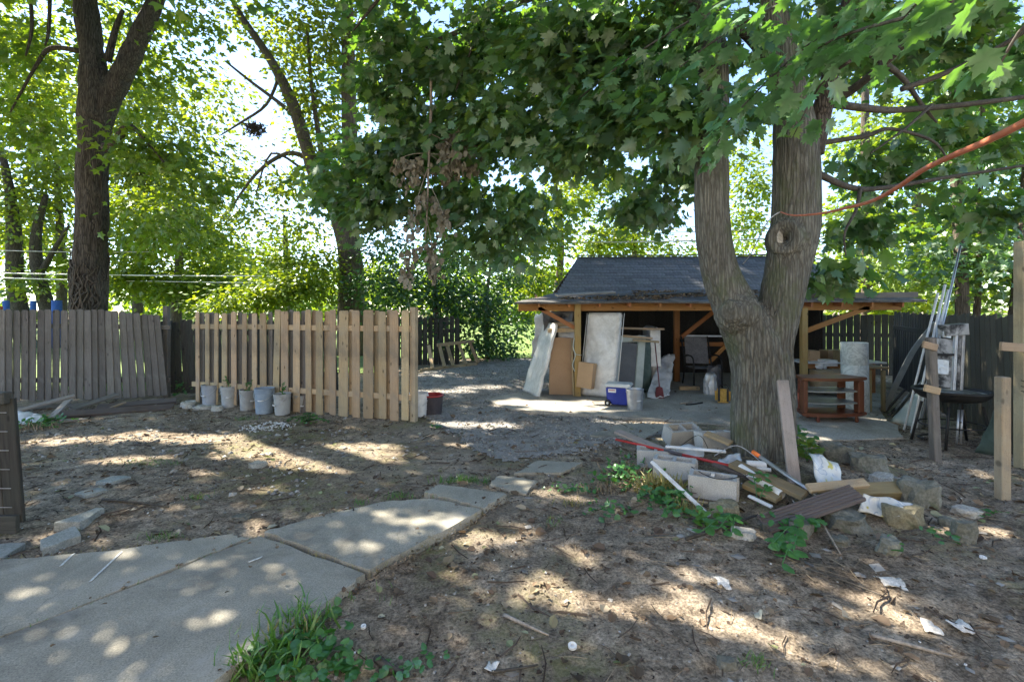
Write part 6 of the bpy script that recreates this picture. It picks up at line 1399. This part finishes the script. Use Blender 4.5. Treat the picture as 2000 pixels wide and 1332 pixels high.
ground_scatter('straw_litter', 'dry straw and needles over the dirt', 7000, (-3, 1.2, 6.5, 6.5), (STICK[0]*np.array([.45, 1, .45]), STICK[1]), .04, .15, 'straw', .12, .006, 21, lambda x_, y_: free(x_, y_)*(.15+.85*(pn(x_, y_, .8, 31) > .5))*(.25+.75*(x_ > .8)))
ground_scatter('pale_leaves', 'pale curled leaves lying on the dirt', 420, (-6, 1.3, 5, 7), CURL, .03, .08, 'paleleaf', .4, .006, 22, lambda x_, y_: free(x_, y_)*1.0)
# mulch on the lower roof
q_ = np.random.RandomState(77); m = 3400
u_, t_ = q_.uniform(.1, .92, m), q_.uniform(0, 1, m)**1.3
keep_ = vnoise(np.stack([u_*9, t_*2.5, u_*0], 1), 5) > .42; u_, t_ = u_[keep_], t_[keep_]; m = len(u_)
e0, e1, b0, b1 = [np.array(x_) for x_ in (eav[0], eav[1], brk[0], brk[1])]
P = (e0*(1-u_[:, None])+e1*u_[:, None])*(1-t_[:, None])+(b0*(1-u_[:, None])+b1*u_[:, None])*t_[:, None]; P[:, 2] += .045
d = q_.normal(size=(m, 3)); d[:, 2] *= .2; n = q_.normal(size=(m, 3))*.35; n[:, 2] += 1
v, f = stamp(P, d, n, .055*q_.uniform(.5, 1.3, m), CURL)
o = link('roof_litter', npmesh('roof_litter', v, f, M['litter'])); tag(o, 'rotting leaves heaped along the lower shed roof', kind='stuff')

def grass_patch(name, lab, cx, cy, rx, ry, n_, h, seed, kind='stuff'):
    q_ = np.random.RandomState(seed); r_1 = q_.normal(size=(n_, 2))*.5
    x_, y_ = cx+r_1[:, 0]*rx, cy+r_1[:, 1]*ry; P = np.stack([x_, y_, gz_np(x_, y_)], 1)
    d = q_.normal(size=(n_, 3))*.45; d[:, 2] = 1; n = q_.normal(size=(n_, 3)); n[:, 2] *= .2
    v, f = stamp(P, d, n, h*q_.uniform(.5, 1.3, n_), BLADE); o = link(name, npmesh(name, v, f, M['grass'])); tag(o, lab, kind='stuff'); return o
def weed_patch(name, lab, cx, cy, rx, ry, n_, s, hgt, seed, mat='weed', tmpl=OVAL):
    q_ = np.random.RandomState(seed); r_1 = q_.normal(size=(n_, 2))*.5
    x_, y_ = cx+r_1[:, 0]*rx, cy+r_1[:, 1]*ry; P = np.stack([x_, y_, gz_np(x_, y_)+q_.uniform(.02, hgt, n_)], 1)
    d = q_.normal(size=(n_, 3)); d[:, 2] = d[:, 2]*.3-.1; n = q_.normal(size=(n_, 3))*.35; n[:, 2] += 1; n[:, 1] -= .2
    v, f = stamp(P, d, n, s*q_.uniform(.55, 1.3, n_), tmpl); o = link(name, npmesh(name, v, f, M[mat])); tag(o, lab, kind='stuff'); return o
for i, (px, py, rx, ry, n_, h) in enumerate(((570, 1250, .17, .12, 110, .15), (520, 1300, .2, .1, 120, .14), (595, 1212, .1, .07, 50, .11), (640, 1300, .25, .1, 24, .07), (480, 1325, .1, .05, 20, .11), (680, 1170, .2, .1, 26, .05), (800, 1080, .2, .08, 20, .05), (320, 1052, .14, .05, 60, .05), (480, 820, .2, .1, 60, .06), (905, 940, .25, .06, 180, .07), (775, 972, .15, .05, 60, .06), (390, 975, .1, .06, 40, .06), (290, 905, .4, .16, 260, .035), (1480, 1296, .06, .05, 40, .05), (1080, 1025, .1, .08, 24, .05), (705, 985, .06, .05, 24, .06))):
    p = gp(px, py); grass_patch('grass', 'green grass tufts growing along the path and dirt', p.x, p.y, rx, ry, n_, h, 300+i)
for i, (px, py, rx, ry, n_, s, h) in enumerate(((615, 1275, .18, .12, 44, .065, .1), (690, 1312, .2, .06, 36, .055, .06), (770, 1318, .12, .05, 16, .045, .05), (560, 1318, .2, .06, 40, .06, .08), (640, 1210, .08, .06, 10, .05, .05), (850, 1290, .1, .06, 8, .04, .03), (1220, 940, .28, .25, 110, .06, .16), (1300, 985, .28, .16, 110, .06, .14), (1190, 1000, .2, .14, 40, .055, .08), (1390, 1028, .14, .08, 34, .075, .13), (1540, 1040, .2, .1, 30, .075, .12), (1530, 1075, .07, .09, 20, .07, .06), (1250, 905, .3, .2, 60, .05, .12), (1490, 965, .12, .08, 26, .06, .22), (1600, 1000, .14, .05, 14, .06, .12), (80, 830, .35, .25, 120, .07, .12), (600, 826, .2, .1, 40, .05, .12), (1745, 1078, .06, .05, 8, .08, .1), (1570, 875, .1, .1, 40, .07, .25), (1930, 1010, .1, .1, 12, .05, .06), (370, 770, .3, .3, 70, .07, .3), (1120, 960, .3, .12, 40, .05, .06), (1830, 1050, .1, .1, 12, .05, .06), (850, 838, .1, .05, 16, .05, .06), (1330, 1010, .15, .1, 40, .05, .1))):
    p = gp(px, py); weed_patch('weeds', 'leafy green weeds growing among the stones and boards', p.x, p.y, rx, ry, n_, s, h, 400+i, 'weed' if i not in (4, 9) else 'grass')
for i, (px, py, rx, ry, n_, h) in enumerate(((1290, 965, .22, .12, 240, .16), (1230, 930, .2, .14, 160, .13), (1340, 1000, .12, .1, 80, .1), (1180, 960, .2, .12, 80, .08), (1120, 985, .2, .1, 50, .06), (60, 838, .3, .15, 120, .1), (540, 1262, .16, .12, 40, .12))):
    p = gp(px, py); o = grass_patch('dry_grass', 'dry tan and yellow stalks among the weeds', p.x, p.y, rx, ry, n_, h, 700+i); o.data.materials[0] = M['straw'] if i % 2 else M['drygrass']
# soil crumbs and leaf bits lying along the slab edges
for k_, (a_, b_, n_) in enumerate(((E0, q(944, 996), 420), (E0, Ef, 420), (A0, A1, 300), (q(512, 1040), q(758, 978), 240), (q(758, 978), q(858, 946), 120), (q(944, 996), q(992, 965), 120), (J0, J1, 160), (J0, E0, 120))):
    q2 = np.random.RandomState(900+k_); t_ = q2.uniform(0, 1, n_); sp_ = q2.normal(size=n_)*.04
    nv = Vector((b_.y-a_.y, a_.x-b_.x, 0)).normalized(); P = np.stack([a_.x+(b_.x-a_.x)*t_+nv.x*sp_, a_.y+(b_.y-a_.y)*t_+nv.y*sp_, np.zeros(n_)], 1)
    kp_ = ~onpath_f(P[:, 0], P[:, 1]) | (q2.uniform(0, 1, n_) < .12); P = P[kp_]; n_ = len(P)
    P[:, 2] = np.where(onpath_f(P[:, 0], P[:, 1]), ZP+.004, q2.uniform(0, 1, n_)*.05+gz_np(P[:, 0], P[:, 1]))
    d = q2.normal(size=(n_, 3)); d[:, 2] *= .4; n = q2.normal(size=(n_, 3))*.4; n[:, 2] += 1
    v, f = stamp(P, d, n, q2.uniform(.006, .028, n_)*q2.choice([.5, .8, 1.3], n_), CURL if k_ % 2 else STONE); o = link('edge_soil', npmesh('edge_soil', v, f, M['litter' if k_ % 2 else 'dirt'])); tag(o, 'soil crumbs and leaf bits along the concrete path edges', kind='stuff')
# moss and small weeds in the path joints
for k_, (a_, b_, n_) in enumerate(((J0, J1, 90), (J0, E0, 60), (q(826, 962), q(944, 996), 40), (A0, A1, 90), (q(636, 1005), q(758, 978), 60), (E0, q(944, 996), 70))):
    q2 = np.random.RandomState(800+k_); t_ = q2.uniform(0, 1, n_)**1.2; P = np.stack([a_.x+(b_.x-a_.x)*t_, a_.y+(b_.y-a_.y)*t_, np.full(n_, .045)], 1)+q2.normal(size=(n_, 3))*np.array([.012, .012, .004])
    d = q2.normal(size=(n_, 3))*.6; d[:, 2] = 1; v, f = stamp(P, d, q2.normal(size=(n_, 3)), .035*q2.uniform(.4, 1.3, n_), BLADE); o = link('joint_grass', npmesh('joint_grass', v, f, M['grass' if k_ % 2 == 0 else 'drygrass'])); tag(o, 'short grass growing out of the path joints and edges', kind='stuff')
for x0, y0, x1, y1, lab in ((118, 1106, 144, 1082, 0), (176, 1136, 238, 1078, 0), (486, 1098, 512, 1088, 0)):
    plank('chalk_scratch', q(x0, y0)+Vector((0, 0, .0035)), q(x1, y1)+Vector((0, 0, .0035)), .012, .003, M['whitebits'], path, n=(0, 0, 1), bev=0, rough_end=.01)
# vine with round leaves, feathery seedling, sprouts in the buckets
def plant(name, lab, cat, root, stems, leafn, s, mat, tmpl, pin=False):
    t = thing(name, lab, cat, root)
    for k_, tip in enumerate(stems):
        tip = Vector(tip); m1 = Vector(root).lerp(tip, .5)+Vector((0, 0, .04)); pts = smooth_path([root, m1, tip], 6); tube('stem', pts, .004, M['weed'], t, 5)
        for i in range(leafn):
            f_ = (i+1)/leafn*(len(pts)-1); p = pts[int(f_)]; dr = (Vector(tip)-Vector(root)).normalized(); sdv = dr.cross(Vector((0, 0, 1))).normalized()*(1 if i % 2 else -1)
            d = (sdv*.9+dr*.5+Vector((rnd.gauss(0, .2), rnd.gauss(0, .2), rnd.uniform(-.3, .1)))).normalized(); nn = Vector((rnd.gauss(0, .25), rnd.gauss(-.25, .2), 1)); nn = (nn-d*nn.dot(d)).normalized(); sd_ = d.cross(nn); s_ = s*rnd.uniform(.8, 1.25)
            me = PLM.setdefault((mat, id(tmpl)), npmesh('leaf', tmpl[0], tmpl[1], M[mat]))
            link('leaf', me, t, Matrix(((sd_.x*s_, d.x*s_, nn.x*s_, p.x), (sd_.y*s_, d.y*s_, nn.y*s_, p.y), (sd_.z*s_, d.z*s_, nn.z*s_, p.z), (0, 0, 0, 1))))
PLM = {}
plant('creeping_vine', 'trailing vine with big round green leaves in front of the grooved plank', 'vine', gp(1565, 1025, .03), [gp(1528, 1100, .05), gp(1510, 1060, .1), gp(1600, 1020, .1), gp(1550, 1075, .09)], 9, .075, 'weed', OVAL)
plant('creeping_vine', 'low vine with pointed leaves beside the cinder block end', 'vine', gp(1440, 1005, .03), [gp(1372, 1036, .08), gp(1405, 1030, .12), gp(1430, 1040, .05)], 6, .08, 'weed', OVAL)
plant('creeping_vine', 'small vine climbing on the white pipe', 'vine', at(1480, 985, 4.1), [at(1470, 925, 4.25), at(1500, 950, 4.15)], 6, .06, 'weed', OVAL)
plant('seedling', 'feathery green seedling at the foot of the new fence', 'plant', gp(600, 822), [gp(575, 815, .12), gp(620, 812, .2), gp(640, 822, .12), gp(600, 806, .28), gp(560, 820, .06)], 16, .06, 'leafdark', KITE)
plant('maple_seedling', 'bright maple seedling beside the upright grey board', 'plant', gp(1576, 900, .05), [at(1560, 862, 4.75), at(1590, 866, 4.8), at(1575, 855, 4.8), at(1600, 880, 4.7)], 5, .1, 'leafb', LEAF)
for i, k_ in enumerate((1, 2, 4)):
    p = sprigs[k_]; plant('bucket_sprout', ('spindly weed growing in the cleanest white bucket', 'low weed growing in the tilted white bucket', 'leafy weed growing in the mud stained bucket')[i], 'plant', p, [p+Vector((rnd.uniform(-.1, .1), rnd.uniform(-.05, .05), h_)) for h_ in (.14, .2, .1)], 7, .05, 'weed', OVAL)
print('leaves', nleaf, 'shingles', cnt, 'tris', sum(len(o.data.polygons) for o in S.objects if o.type == 'MESH'))
